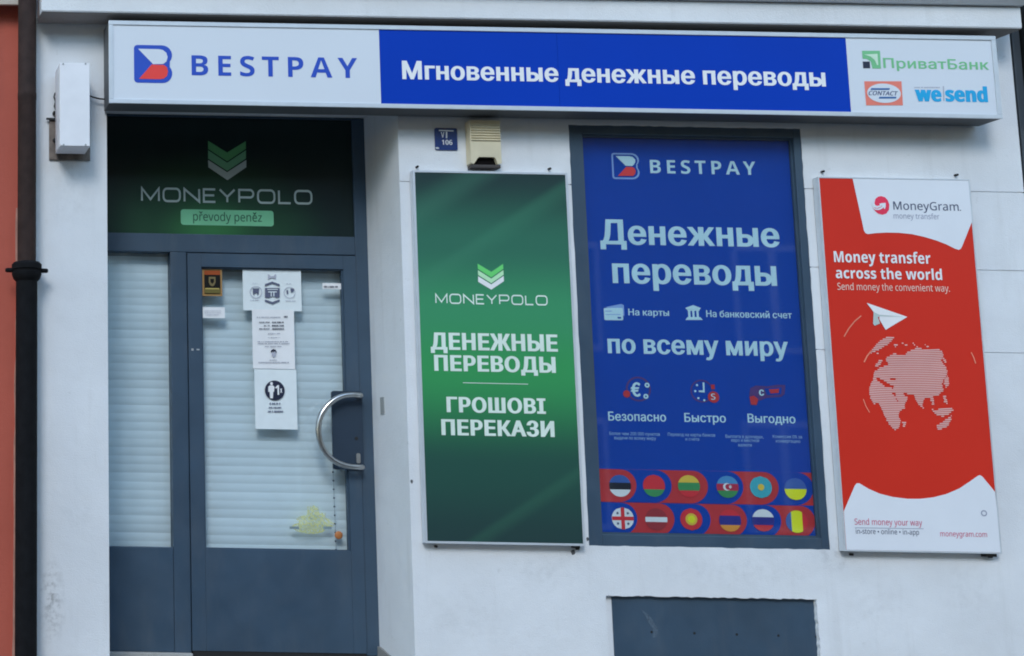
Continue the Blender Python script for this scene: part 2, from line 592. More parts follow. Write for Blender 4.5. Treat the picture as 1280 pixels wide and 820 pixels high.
# wide square letters drawn as strokes (unit box: width given, height 1)
def arc(cx, cy, r, a0, a1, n=4):
    return [(cx + r * math.cos(math.radians(a0 + (a1 - a0) * i / n)), cy + r * math.sin(math.radians(a0 + (a1 - a0) * i / n))) for i in range(n + 1)]
def o_path(w, r=0.34):
    return arc(w - r, 1 - r, r, 0, 90) + arc(r, 1 - r, r, 90, 180) + arc(r, r, r, 180, 270) + arc(w - r, r, r, 270, 360)
WIDE = {
    'M': (1.55, [[(0, 0), (0, 1), (0.775, 0.12), (1.55, 1), (1.55, 0)]], []),
    'O': (1.5, [], [o_path(1.5)]),
    'N': (1.35, [[(0, 0), (0, 1), (1.35, 0), (1.35, 1)]], []),
    'E': (1.05, [[(1.05, 1), (0, 1), (0, 0), (1.05, 0)], [(0, 0.52), (0.95, 0.52)]], []),
    'Y': (1.35, [[(0, 1), (0.675, 0.42), (1.35, 1)], [(0.675, 0.42), (0.675, 0)]], []),
    'P': (1.3, [[(0, 0), (0, 1)] + [(1.05, 1)] + arc(1.0, 0.7, 0.3, 80, -80, 6) + [(0, 0.4)]], []),
    'L': (1.05, [[(0, 1), (0, 0), (1.05, 0)]], []),
}
def stroke_poly(path, t, closed=False):
    n = len(path); L, R = [], []
    for i in range(n):
        p = Vector(path[i])
        a = Vector(path[i - 1]) if (closed or i > 0) else None
        b = Vector(path[(i + 1) % n]) if (closed or i < n - 1) else None
        d0 = (p - a).normalized() if a is not None and (p - a).length > 1e-6 else None
        d1 = (b - p).normalized() if b is not None and (b - p).length > 1e-6 else None
        d0 = d0 or d1; d1 = d1 or d0
        n0 = Vector((-d0.y, d0.x)); n1 = Vector((-d1.y, d1.x))
        m = (n0 + n1)
        m = m / max(0.3, (1 + n0.dot(n1)))
        L.append(tuple(p + m * t / 2)); R.append(tuple(p - m * t / 2))
    if closed:
        return [L, list(reversed(R))]
    return [L + list(reversed(R))]
def wide_text(parent, s, xl, yl, xr, yr, cap, Y, m, t=0.14):
    ax, az = W(xl, yl, Y); bx, bz = W(xr, yr, Y)
    az = (az + bz) / 2
    hz = W(xl, yl - cap, Y)[1] - W(xl, yl, Y)[1]
    tot = sum(WIDE[c][0] for c in s) + 0.42 * (len(s) - 1)
    k = (bx - ax) / tot
    bm = bmesh.new(); x = 0
    for c in s:
        w, op, cl = WIDE[c]
        conts = []
        for pth in op:
            for q in stroke_poly(pth, t):
                if area(q) < 0:
                    q = list(reversed(q))
                conts.append(q)
        eo = False
        for pth in cl:
            conts += stroke_poly(pth, t, True); eo = True
        bm_flat(bm, [[(ax + (x + p[0]) * k, az + p[1] * hz) for p in q] for q in conts], Y, 0, eo)
        x += w + 0.42
    return finish('lettering', bm, m, parent)

# ==================================================================== SETTING
def xw(px, py=410, Y=0.0): return W(px, py, Y)[0]
def zw(px, py, Y=0.0): return W(px, py, Y)[1]
DOOR_Y = 0.42
X_PIPE = xw(32)                                   # boundary to the red house, behind the drainpipe
X_OPL = W(135.3, 500, 0)[0]                       # entrance opening, left
X_OPR = W(507, 450, 0)[0]                         # entrance opening, right
X_END = W(1273, 165, 0)[0]                        # right end of the white house
Z_SILL = zw(300, 817, DOOR_Y)                     # bottom of the door
Z_SOFF = zw(300, 144.5, DOOR_Y)                   # ceiling of the entrance recess
Z_TOP = 6.2

gm = mat('street_asphalt', (0.055, 0.055, 0.058), 0.9, var=0.25, scale=30, bump=0.3, bscale=120)
bm = bmesh.new()
bmesh.ops.create_grid(bm, x_segments=1, y_segments=1, size=600)
finish('ground', bm, gm, kind='structure')
box('pavement', -30, 30, -2.2, 0.0, 0.004, 0.12, mat('pavement_concrete', (0.24, 0.235, 0.225), 0.85, var=0.15, scale=25, bump=0.2, bscale=80), kind='structure')
box('kerb', -30, 30, -2.36, -2.204, 0.004, 0.125, STONE, bevel=0.012, kind='structure')

# ---------------------------------------------------------------- white house
house = thing('white_house', 'white plastered house front with scored joints around the shop entrance and window', 'building', (xw(700), 0.3, 0))
ZJ1 = zw(880, 233.7); ZJ2 = zw(1130, 336); ZJ3 = zw(1130, 439)
WX0, WX1, WZ0, WZ1 = RECT(723.5, 1019, 158.6, 684.2, 0.0)          # window opening
HX0, HX1, HZ0, HZ1 = RECT(760.5, 1024.5, 747, 860, 0.0)            # cellar hatch opening
HZ0 = HZ1 - 0.62
G = 0.003                                          # half width of a scored joint
def rag(p0, p1, n, amp):
    out = []
    for i in range(n + 1):
        t = i / n
        j = 0 if i in (0, n) else rnd.uniform(-amp, amp)
        dx, dz = p1[0] - p0[0], p1[1] - p0[1]
        L = math.hypot(dx, dz)
        out.append((p0[0] + dx * t - dz / L * j, p0[1] + dz * t + dx / L * j))
    return out
TH = 0.06                                          # plaster slab depth; masonry behind
def piece(conts, nm='plaster_course'):
    bm = bmesh.new()
    bm_slab(bm, conts, 0.0, TH)
    return finish(nm, bm, WALL, house)
# above the window
piece([[(X_OPR, Z_SOFF), (X_OPR, ZJ1 + G), (WX0, ZJ1 + G)] + rag((WX0, ZJ1 + G), (WX0, WZ1), 8, 0.0018)[1:] + rag((WX0, WZ1), (WX1, WZ1), 40, 0.0018)[1:]
       + rag((WX1, WZ1), (WX1, ZJ1 + G), 8, 0.0018)[1:] + [(X_END, ZJ1 + G), (X_END, Z_TOP), (X_PIPE, Z_TOP), (X_PIPE, Z_SOFF), ]])
# right of the window, two courses
for a, b in ((ZJ1, ZJ2), (ZJ2, ZJ3)):
    piece([rag((WX1, a - G), (WX1, b + G), 8, 0.0022) + [(X_END, b + G), (X_END, a - G)]])
# left of the window and everything below, with the hatch hole
low = [(X_OPR, ZJ1 - G), (X_OPR, 0.0), (X_END, 0.0), (X_END, ZJ3 - G), (WX1, ZJ3 - G)]
low += rag((WX1, ZJ3 - G), (WX1, WZ0), 16, 0.0018)[1:] + rag((WX1, WZ0), (WX0, WZ0), 40, 0.0018)[1:] + rag((WX0, WZ0), (WX0, ZJ1 - G), 26, 0.0018)[1:]
hole = rag((HX0, HZ0), (HX0, HZ1), 30, 0.0035)[:-1] + rag((HX0, HZ1), (HX1, HZ1), 64, 0.0028)[:-1] + rag((HX1, HZ1), (HX1, HZ0), 30, 0.003)[:-1] + [(HX1, HZ0)]
piece([low, hole], 'lower_wall')
for zj, xa, xb in ((ZJ1, X_OPR + 0.003, WX0 - 0.002), (ZJ1, WX1 + 0.002, X_END - 0.002), (ZJ2, WX1 + 0.002, X_END - 0.002), (ZJ3, WX1 + 0.002, X_END - 0.002)):
    box('scored_joint', xa, xb, 0.0045, TH - 0.002, zj - G, zj + G, WALL, house)
# left pier
piece([[(X_PIPE, 0.0), (X_OPL, 0.0), (X_OPL, Z_SOFF), (X_PIPE, Z_SOFF)]], 'pier')
# masonry body behind: side walls of the recess, ceiling, back and roof
bm = bmesh.new()
JR = W(463, 450, DOOR_Y)[0]                        # where the right reveal meets the door frame
MB = TH + 0.001
bm_box(bm, X_PIPE + 0.01, X_OPL - 0.002, MB, 1.2, 0, Z_TOP - 0.01)
bm_box(bm, X_OPL, X_OPR - 0.003, MB, 1.2, Z_SOFF, Z_TOP - 0.012)
# masonry right of the recess, cut around window and hatch
bm_box(bm, X_OPR + 0.002, WX0 - 0.004, 0.062, 0.5, 0.01, WZ1 + 0.02)
bm_box(bm, X_OPR + 0.004, X_END - 0.01, 0.063, 0.5, WZ1 + 0.021, Z_TOP - 0.014)
bm_box(bm, WX1 + 0.004, X_END - 0.012, 0.064, 0.5, 0.01, WZ1 + 0.02)
bm_box(bm, WX0 - 0.003, WX1 + 0.003, 0.17, 0.5, HZ1 + 0.02, WZ1 + 0.02)
bm_box(bm, WX0 - 0.003, WX1 + 0.003, 0.12, 0.5, 0.012, HZ1 + 0.019)
bm_box(bm, X_PIPE + 0.02, X_END - 0.02, 1.2, 6.0, Z_TOP - 0.2, Z_TOP - 0.02)
bm_box(bm, X_PIPE + 0.02, X_END - 0.02, 5.8, 6.0, 0, Z_TOP - 0.201)
bm_box(bm, X_PIPE + 0.02, X_PIPE + 0.2, 1.201, 5.799, 0, Z_TOP - 0.201)
bm_box(bm, X_END - 0.2, X_END - 0.02, 0.5, 5.799, 0, Z_TOP - 0.201)
finish('masonry', bm, WALL, house)
# right reveal, slightly splayed
bm = bmesh.new()
bm_slab(bm, [[(X_OPR, 0.0), (X_OPR, Z_SOFF), (X_OPR + 0.001, Z_SOFF), (X_OPR + 0.001, 0.0)]], 0.0, 0.001)
bm.clear()
q = [(X_OPR, 0.0), (X_OPR, 0.055), (JR, DOOR_Y + 0.10), (JR, 1.2), (X_OPR + 0.25, 1.2), (X_OPR + 0.25, 0.51), (X_OPR + 0.0015, 0.51), (X_OPR + 0.0015, 0.0005)]
q = [(X_OPR - 0.0005, 0.0006), (JR, DOOR_Y + 0.08), (JR, 1.2), (X_OPR + 0.2, 1.2), (X_OPR + 0.2, 0.505), (X_OPR + 0.001, 0.505), (X_OPR + 0.001, 0.0006)]
lo = [bm.verts.new((x, y, 0.0)) for x, y in q]; hi = [bm.verts.new((x, y, Z_SOFF + 0.02)) for x, y in q]
for i in range(len(q)):
    bm.faces.new((lo[i], lo[(i + 1) % len(q)], hi[(i + 1) % len(q)], hi[i]))
bmesh.ops.recalc_face_normals(bm, faces=bm.faces)
finish('reveal', bm, WALL, house)
# small damage on the reveal and wall
bm = bmesh.new()
def on_reveal(px, py):
    # point of the splayed reveal seen at a photo pixel
    d = _f + _r * ((px - 640 - CX) / F_PX) + _u * (-(py - 410) / F_PX)
    x0, y0, x1, y1 = X_OPR - 0.0005, 0.0006, JR, DOOR_Y + 0.08
    # solve CAMP + t d on the line in plan
    ax, ay = x1 - x0, y1 - y0
    t = ((x0 - CAMP.x) * ay - (y0 - CAMP.y) * ax) / (d.x * ay - d.y * ax)
    return CAMP + d * t
nr = Vector((JR - X_OPR, DOOR_Y + 0.08, 0)).cross(Vector((0, 0, 1))).normalized()
if nr.x > 0: nr = -nr
c = on_reveal(478.5, 507)
tdir = Vector((JR - X_OPR, DOOR_Y + 0.08, 0)).normalized()
def plate_on_reveal(c, w, h, t, bm):
    vs = []
    for k in (0.0, t):
        for a, b in ((-w, -h), (w, -h), (w, h), (-w, h)):
            vs.append(bm.verts.new(c + tdir * a + Vector((0, 0, b)) + nr * (k + 0.0005)))
    fs = [bm.faces.new([vs[i] for i in q]) for q in ((0, 1, 2, 3), (4, 5, 6, 7), (0, 1, 5, 4), (1, 2, 6, 5), (2, 3, 7, 6), (3, 0, 4, 7))]
    bmesh.ops.recalc_face_normals(bm, faces=fs)
plate_on_reveal(c, 0.022, 0.046, 0.004, bm)
finish('strike_plate', bm, mat('grey_plate', (0.36, 0.38, 0.38), 0.5, var=0.15), house)
bm = bmesh.new()
ft = [on_reveal(*p) for p in ((471, 806.5), (476, 808.5), (483, 814.5), (492, 822.5), (500, 832), (500, 860), (471, 860))]
fa = [bm.verts.new(p + nr * 0.012) for p in ft]; fb_ = [bm.verts.new(p + nr * 0.0005) for p in ft]
bm.faces.new(fa)
for i in range(len(ft)):
    bm.faces.new((fa[i], fa[(i + 1) % len(ft)], fb_[(i + 1) % len(ft)], fb_[i]))
bmesh.ops.recalc_face_normals(bm, faces=bm.faces)
finish('stone_foot', bm, STONE, house)
# cornice over the sign
cor_y = -0.175
CX1 = W(1276, 20, cor_y)[0]
cz0 = zw(640, 21.5, cor_y); cz1 = zw(640, -1, cor_y)
def prism_x(name, prof, x0, x1, m, parent, **kw):
    bm = bmesh.new()
    a = [bm.verts.new((x0, y, z)) for y, z in prof]; b = [bm.verts.new((x1, y, z)) for y, z in prof]
    n = len(prof)
    for i in range(n):
        bm.faces.new((a[i], a[(i + 1) % n], b[(i + 1) % n], b[i]))
    bm.faces.new(a); bm.faces.new(list(reversed(b)))
    bmesh.ops.recalc_face_normals(bm, faces=bm.faces)
    return finish(name, bm, m, parent, **kw)
prism_x('cornice', [(0.02, cz0 + 0.004), (-0.10, cz0 + 0.002), (-0.105, cz0 - 0.012), (cor_y + 0.004, cz0 - 0.012), (cor_y, cz0 - 0.006), (cor_y, cz1 + 0.004), (cor_y + 0.015, cz1 + 0.010), (0.02, cz1 + 0.010)], X_PIPE + 0.06, CX1, WALL, house)
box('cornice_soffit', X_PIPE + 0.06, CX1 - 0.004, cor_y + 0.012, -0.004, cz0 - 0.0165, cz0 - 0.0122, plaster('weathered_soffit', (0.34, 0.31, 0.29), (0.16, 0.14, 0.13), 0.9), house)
prism_x('cornice_moulding', [(0.02, cz1 + 0.011), (-0.20, cz1 + 0.011), (-0.22, cz1 + 0.03), (-0.25, cz1 + 0.05), (-0.25, cz1 + 0.11), (-0.22, cz1 + 0.12), (0.02, cz1 + 0.18)], X_PIPE + 0.06, CX1 + 0.01, WALL, house)

# entrance step: a sloped slab in the recess, two stone treads in front
step = thing('stone_step', 'worn grey stone step under the shop door', 'step', ((X_OPL + X_OPR) / 2, 0.0, 0))
prism_x('threshold', [(0.62, Z_SILL - 0.027), (DOOR_Y - 0.03, Z_SILL - 0.027), (0.015, Z_SILL - 0.11), (-0.05, Z_SILL - 0.115), (-0.05, 0.13), (0.62, 0.13)], X_OPL + 0.004, X_OPR - 0.002, STONE, step)
box('sill_stone', X_OPL + 0.004, W(240, 818, DOOR_Y)[0], DOOR_Y - 0.025, DOOR_Y + 0.1, Z_SILL - 0.0268, Z_SILL - 0.0005, plaster('sill_mortar', (0.40, 0.40, 0.385), (0.14, 0.14, 0.13), 1.0), step, bevel=0.006)
box('tread', X_OPL - 0.05, X_OPR + 0.05, -0.40, -0.052, 0.121, (Z_SILL - 0.115 + 0.12) / 2 + 0.02, STONE, step, bevel=0.01)

# ---------------------------------------------------------------- red house (left)
rh = thing('red_house', 'brick red plastered house front left of the drainpipe', 'building', (X_PIPE - 1.5, 0.3, 0))
bm = bmesh.new(); bm_box(bm, X_PIPE - 3.5, X_PIPE - 0.003, 0.03, 6, 0, Z_TOP - 0.3)
finish('wall', bm, RED_WALL, rh)
zb = zw(10, 7, -0.05)
prism_x('cornice', [(0.031, zb + 0.03), (-0.03, zb + 0.02), (-0.05, zb), (-0.07, zb), (-0.07, zb + 0.12), (0.031, zb + 0.16)], X_PIPE - 3.5, X_PIPE - 0.02, BEIGE, rh)
bm = bmesh.new()
bm_slab(bm, [rag((W(15.5, 820, 0.02)[0], 0.0), (W(20, 330, 0.02)[0], zw(20, 260, 0.02)), 34, 0.004) + [(X_PIPE - 0.004, zw(20, 260, 0.02)), (X_PIPE - 0.004, 0.0)]], 0.018, 0.0295)
finish('plaster_edge', bm, mat('old_pink_plaster', (0.42, 0.22, 0.17), 0.9, var=0.25, scale=12), rh)

# ---------------------------------------------------------------- right neighbour
nb = thing('grey_house', 'dark grey house front at the right edge of the picture', 'building', (X_END + 1.5, 0.3, 0))
box('wall', X_END + 0.012, X_END + 3.2, 0.05, 6, 0, Z_TOP + 0.4, GREYWALL, nb)
zn = zw(1278, 155, 0.0)
box('shop_fascia', X_END + 0.06, X_END + 3.2, -0.06, 0.048, zn, Z_TOP - 1.5, mat('black_fascia', (0.01, 0.011, 0.012), 0.5), nb, bevel=0.004)
box('corner_strip', X_END + 0.0125, X_END + 0.055, 0.0, 0.0475, 0.0, Z_TOP, mat('dark_metal_strip', (0.05, 0.062, 0.075), 0.5), nb, bevel=0.004)

# ---------------------------------------------------------------- unseen house opposite, added to block low sky and to mirror in the glass
opp = thing('unseen_opposite_house', 'unseen ochre house front added across the street, facing the shop', 'building', (3, -15, 0))
OCHRE = plaster('ochre_plaster', (0.20, 0.165, 0.125), (0.12, 0.10, 0.08), 0.7)
box('wall', -22, 28, -20, -14.5, 0.0, 8.4, OCHRE, opp)
prism_x('cornice', [(-14.499, 8.0), (-14.35, 8.1), (-14.2, 8.2), (-14.2, 8.4), (-14.499, 8.5)], -22, 28, BEIGE, opp)
box('roof', -22, 28, -20, -14.6, 8.501, 9.1, mat('roof_tile', (0.16, 0.07, 0.05), 0.8, var=0.2), opp)
_wm = mat('dark_window_pane', (0.02, 0.025, 0.03), 0.12)
for k in range(14):
    for fl in range(2):
        xo = -20 + k * 3.5
        wn = box('window', xo - 0.65, xo + 0.65, -14.499, -14.44, 1.1 + fl * 2.9, 2.9 + fl * 2.9, mat('window_white', (0.6, 0.6, 0.58), 0.5), opp, 0.01)
        for s_ in (-1, 1):
            box('pane', xo + s_ * 0.32 - 0.25, xo + s_ * 0.32 + 0.25, -14.439, -14.43, 1.2 + fl * 2.9, 2.8 + fl * 2.9, _wm, wn)

# ---------------------------------------------------------------- drainpipe
py_ = -0.09
dp = thing('drainpipe', 'dark brown cast iron drainpipe with collar between the red and white houses', 'drainpipe', (xw(31, 410, py_), py_, 0))
pcx_t = W((24.5 + 47.5) / 2, 150, py_)[0]; pcx_b = W((17 + 45) / 2 - 0.3, 500, py_)[0]
pcx = (pcx_t + pcx_b) / 2
zc = zw(31, 338, py_)
def pipe_part(name, prof, m):
    bm = bmesh.new()
    bm_tube(bm, [(pcx, py_, z) for z, r in prof], [r for z, r in prof], 24)
    return finish(name, bm, m, dp, smooth=False)
for o_ in (pipe_part('upper_pipe', [(zc + 0.045, 0.049), (zw(31, 125, py_), 0.049), (zw(31, 124, py_), 0.0505), (zw(31, 117, py_), 0.0505), (zw(31, 116, py_), 0.049), (Z_TOP, 0.049)], IRON_BROWN),
           pipe_part('lower_pipe', [(0.02, 0.0565), (zc - 0.05, 0.0565), (zc - 0.035, 0.0565)], IRON),
           pipe_part('socket_collar', [(zc - 0.058, 0.057), (zc - 0.045, 0.070), (zc - 0.022, 0.078), (zc - 0.012, 0.078), (zc - 0.010, 0.073), (zc + 0.002, 0.073), (zc + 0.004, 0.079), (zc + 0.03, 0.079), (zc + 0.042, 0.068), (zc + 0.046, 0.050)], IRON)):
    for p in o_.data.polygons: p.use_smooth = True
    o_.data.set_sharp_from_angle(angle=math.radians(32))
for s in (-1, 1):
    bm = bmesh.new()
    bm_tube(bm, [(pcx + s * 0.066, py_, zc), (pcx + s * 0.105, py_, zc), (pcx + s * 0.112, py_, zc)], [0.013, 0.012, 0.008], 10)
    finish('bolt_lug', bm, IRON, dp)
bm = bmesh.new()
bm_box(bm, pcx - 0.02, pcx + 0.02, py_ + 0.04, 0.028, zc - 0.02, zc + 0.02, 0.004)
finish('wall_bracket', bm, IRON, dp)

# ==================================================================== ENTRANCE
def bar(name, xl, xr, yt, yb, Y0, Y1, m, parent, bevel=0.004):
    x0, x1, z0, z1 = RECT(xl, xr, yt, yb, Y0)
    return box(name, x0, x1, Y0, Y1, z0, z1, m, parent, bevel)
FX0 = X_OPL - 0.16                                  # the frame runs on behind the pier
JX1 = JR
def zd(py, px=344): return zw(px, py, DOOR_Y)
ent = thing('entrance_frame', 'slate grey metal entrance frame with transom and blind-backed sidelight', 'door frame', ((FX0 + JX1) / 2, DOOR_Y, Z_SILL))
xs = lambda px, py=500: W(px, py, DOOR_Y)[0]
m_l = xs(215); m_r = xs(235.5); l_r = xs(449.5)
z_t0 = zd(293.5, 300); z_t1 = zd(316.5, 300)        # transom rail
box('jamb', FX0, FX0 + 0.09, DOOR_Y, DOOR_Y + 0.07, Z_SILL, Z_SOFF - 0.003, DOOR_PAINT, ent, 0.004)
box('jamb', l_r, JX1 + 0.012, DOOR_Y, DOOR_Y + 0.07, Z_SILL, Z_SOFF - 0.003, DOOR_PAINT, ent, 0.004)
box('mullion', m_l, m_r, DOOR_Y, DOOR_Y + 0.07, Z_SILL, z_t1, DOOR_PAINT, ent, 0.004)
box('transom_rail', FX0 + 0.091, l_r - 0.001, DOOR_Y - 0.001, DOOR_Y + 0.07, z_t1 + 0.0005, z_t0, DOOR_PAINT, ent, 0.004)
z_sb = zd(683.5, 175)
box('kick_panel', FX0 + 0.091, m_l - 0.001, DOOR_Y + 0.002, DOOR_Y + 0.06, Z_SILL + 0.001, z_sb, DOOR_PAINT, ent, 0.004)
box('head_rail', FX0 + 0.091, l_r - 0.001, DOOR_Y + 0.002, DOOR_Y + 0.07, Z_SOFF - 0.013, Z_SOFF - 0.003, DOOR_PAINT, ent, 0.002)
box('glass_pane', FX0 + 0.085, m_l + 0.005, DOOR_Y + 0.030, DOOR_Y + 0.036, z_sb - 0.005, z_t1 + 0.01, GLASS, ent)
# green transom print
tz0, tz1 = z_t0 + 0.001, Z_SOFF - 0.0135
tx0, tx1 = FX0 + 0.091, W(443, 220, DOOR_Y)[0]
TG = DOOR_Y + 0.012
cxg, czg = W(300, 275, TG)
def radial_print(name, stops, cx, cz, sx, sz, rough=0.35):
    m = bpy.data.materials.new(name); m.use_nodes = True
    n, l = m.node_tree.nodes, m.node_tree.links
    p = n['Principled BSDF']; p.inputs['Roughness'].default_value = rough; p.inputs['Specular IOR Level'].default_value = 0.3
    g = n.new('ShaderNodeNewGeometry'); mp = n.new('ShaderNodeMapping')
    mp.vector_type = 'POINT'
    mp.inputs['Location'].default_value = (-cx / sx, 0, -cz / sz); mp.inputs['Scale'].default_value = (1 / sx, 0, 1 / sz)
    l.new(g.outputs['Position'], mp.inputs[0])
    ln = n.new('ShaderNodeVectorMath'); ln.operation = 'LENGTH'; l.new(mp.outputs[0], ln.inputs[0])
    cr = n.new('ShaderNodeValToRGB'); e = cr.color_ramp.elements; cr.color_ramp.interpolation = 'EASE'
    while len(e) < len(stops): e.new(0.5)
    for i, (q, c) in enumerate(stops): e[i].position = q; e[i].color = (*c, 1)
    l.new(ln.outputs['Value'], cr.inputs[0]); l.new(cr.outputs[0], p.inputs['Base Color'])
    MATS[name] = m
    return m
TRM = radial_print('transom_print', [(0, (0.035, 0.17, 0.055)), (0.45, (0.014, 0.06, 0.028)), (1.0, (0.006, 0.018, 0.018))], W(262, 285, TG)[0], W(262, 285, TG)[1], 0.75, 0.5)
tp = box('transom_panel', tx0, tx1, TG, TG + 0.01, tz0, tz1, TRM, ent)
L1 = TG - 0.0012
C7 = dict(o=(165, 165), s=5.447)
for pts, m in (([(518, 60), (648, 140), (775, 62), (775, 115), (648, 200), (518, 115)], mat('print_leaf_green', (0.10, 0.36, 0.13), 0.45)),
               ([(518, 124), (648, 209), (776, 124), (776, 180), (648, 265), (518, 180)], mat('print_mid_green', (0.16, 0.42, 0.22), 0.45)),
               ([(518, 190), (648, 274), (778, 190), (778, 240), (650, 328), (520, 240)], mat('print_pale', (0.50, 0.58, 0.54), 0.45))):
    flat('chevron', tp, m, [PX(pts, L1, **C7)], L1)
wide_text(tp, 'MONEYPOLO', 177.5, 250.5, 389.5, 254.8, 15.6, L1, mat('print_pale', (0.50, 0.58, 0.54)), t=0.17)
px0, px1, pz0, pz1 = RECT(226, 342, 262.5, 282, L1)
pl = flat('caption_plate', tp, mat('print_mint', (0.205, 0.57, 0.32), 0.5, spec=0.2), [rrect(px0, px1, pz0, pz1, 0.016)], L1)
text(pl, 'převody peněz', 241.5, 275.6, 327.5, 277.2, 10.6, L1 - 0.0012, mat('print_deep_green', (0.012, 0.09, 0.05), 0.5), fat=0.004)

# door leaf
LY = DOOR_Y - 0.008
door = thing('shop_door', 'slate grey glazed shop door with curved steel pull handle', 'door', (xs(344), LY, Z_SILL))
d0, d1 = m_r + 0.003, l_r - 0.003
dzt = zd(318.5); dzb = Z_SILL + 0.012
gx0, gx1, gz0, gz1 = RECT(254, 434, 335, 687.5, LY)
box('stile', d0, gx0, LY, LY + 0.06, dzb, dzt, DOOR_PAINT, door, 0.0012)
box('stile', gx1, d1, LY, LY + 0.06, dzb, dzt, DOOR_PAINT, door, 0.0012)
box('top_rail', gx0 + 0.0005, gx1 - 0.0005, LY + 0.0005, LY + 0.06, gz1, dzt, DOOR_PAINT, door, 0.001)
box('kick_panel', gx0 + 0.0005, gx1 - 0.0005, LY + 0.0005, LY + 0.06, dzb, gz0, DOOR_PAINT, door, 0.001)
gl = box('glass_pane', gx0 - 0.003, gx1 + 0.003, LY + 0.024, LY + 0.030, gz0 - 0.003, gz1 + 0.003, GLASS, door)
for nm, a in (('glazing_bead', (gx0, gx0 + 0.008, gz0, gz1)), ('glazing_bead', (gx1 - 0.008, gx1, gz0, gz1)), ('glazing_bead', (gx0 + 0.0085, gx1 - 0.0085, gz1 - 0.008, gz1)), ('glazing_bead', (gx0 + 0.0085, gx1 - 0.0085, gz0, gz0 + 0.007))):
    box(nm, a[0], a[1], LY + 0.012, LY + 0.0235, a[2], a[3], DOOR_PAINT, door)
# handle back plate
hx0, hx1, hz0, hz1 = RECT(415, 453, 489, 587, LY - 0.004)
HB = LY - 0.012
bm = bmesh.new()
bm_slab(bm, [rrect(hx0, hx1, hz0, hz1, 0.012)], HB, LY - 0.0005)
hp = finish('handle_plate', bm, mat('dark_slate_paint', (0.026, 0.044, 0.070), 0.5, spec=0.3, var=0.08), door)
kx, kz = W(445.5, 548, HB)
bm = bmesh.new(); bm_slab(bm, [disc(kx, kz, 0.010, 14)], HB - 0.002, HB - 0.0001)
finish('lock_hole', bm, BLACK, hp)
kx, kz = W(447.5, 573, HB)
bm = bmesh.new(); bm_slab(bm, [rrect(kx - 0.011, kx + 0.011, kz - 0.028, kz + 0.028, 0.009)], HB - 0.008, HB - 0.0001)
finish('lock_cylinder', bm, mat('worn_nickel', (0.34, 0.34, 0.33), 0.4, metal=0.6, var=0.2), hp)
HY = LY - 0.065
pts = []
ctr = [(448, 494), (440, 493.5), (430, 494.5), (419, 499), (408, 508.5), (400.5, 521), (398, 537), (400.5, 553), (407, 566), (417, 575.5), (429, 581), (440, 583.3), (450, 584)]
fine = []
for i in range(len(ctr) - 1):
    p0 = ctr[max(0, i - 1)]; p1 = ctr[i]; p2 = ctr[i + 1]; p3 = ctr[min(len(ctr) - 1, i + 2)]
    for k in range(3):
        t = k / 3
        fine.append(tuple(0.5 * ((2 * b) + (-a + c) * t + (2 * a - 5 * b + 4 * c - d) * t * t + (-a + 3 * b - 3 * c + d) * t ** 3) for a, b, c, d in zip(p0, p1, p2, p3)))
fine.append(ctr[-1])
path = [(W(x, y, HY)[0], HY, W(x, y, HY)[1]) for x, y in fine]
a, b = path[0], path[-1]
path = [(a[0] + 0.016, HB - 0.0002, a[2]), (a[0] + 0.016, HY + 0.012, a[2]), (a[0] + 0.010, HY + 0.003, a[2])] + path + [(b[0] + 0.010, HY + 0.003, b[2]), (b[0] + 0.016, HY + 0.012, b[2]), (b[0] + 0.016, HB - 0.0002, b[2])]
bm = bmesh.new()
bm_tube(bm, path, 0.0155, 14)
finish('pull_handle', bm, STEEL, door, smooth=True)
# small plate on the left stile
sx, sz = W(240.5, 437, LY)
box('screw_plate', sx - 0.006, sx + 0.006, LY - 0.002, LY - 0.0002, sz - 0.006, sz + 0.006, ALU, door)
sx, sz = W(247.5, 437, LY)
box('screw_plate', sx - 0.008, sx + 0.008, LY - 0.002, LY - 0.0002, sz - 0.004, sz + 0.004, ALU, door)
# dark gap under the leaf: its shade put in as a black strip
box('gap_shade_strip', d0 + 0.004, d1 - 0.002, LY + 0.004, LY + 0.05, Z_SILL - 0.0265, dzb - 0.0005, BLACK, door)

# blinds: one slat mesh each, copied
def blind(label, x0, x1, z0, z1, Y, n):
    b = thing('window_blind', label, 'blind', ((x0 + x1) / 2, Y, z0), 'white slat blinds behind the entrance glass')
    pitch = (z1 - z0) / n
    bm = bmesh.new()
    pr = []
    for i in range(7):
        t = i / 6
        pr.append((-0.0028 * math.sin(math.pi * t) + 0.0034 * (0.5 - t), (t - 0.5) * pitch * 1.16))
    hw = (x1 - x0) / 2
    A = [bm.verts.new((-hw, y, z)) for y, z in pr]; B = [bm.verts.new((hw, y, z)) for y, z in pr]
    for i in range(6):
        bm.faces.new((A[i], B[i], B[i + 1], A[i + 1]))
    me = bpy.data.meshes.new('slat'); bm.to_mesh(me); bm.free()
    me.materials.append(SLAT)
    for p in me.polygons: p.use_smooth = True
    for k in range(n):
        s = new_obj('slat', me, b)
        s.location = (rnd.uniform(-.0006, .0006), rnd.uniform(-.0008, .0008), (k + 0.5) * pitch)
        s.rotation_euler = (rnd.uniform(-.08, .08), rnd.uniform(-.0022, .0022), 0)
    box('head_box', x0, x1, Y - 0.004, Y + 0.03, z1 + 0.001, z1 + 0.045, mat('blind_headbox', (0.30, 0.33, 0.34), 0.5), b, 0.003)
    return b
BY = DOOR_Y + 0.085
bz0 = zw(175, 688, BY); bz1 = zw(175, 321, BY)
blind('white slat blind behind the narrow sidelight left of the door', FX0 + 0.02, xw(219.5, 500, BY), bz0, bz1, BY, 35)
cz0_ = zw(344, 693, BY); cz1_ = zw(344, 341, BY)
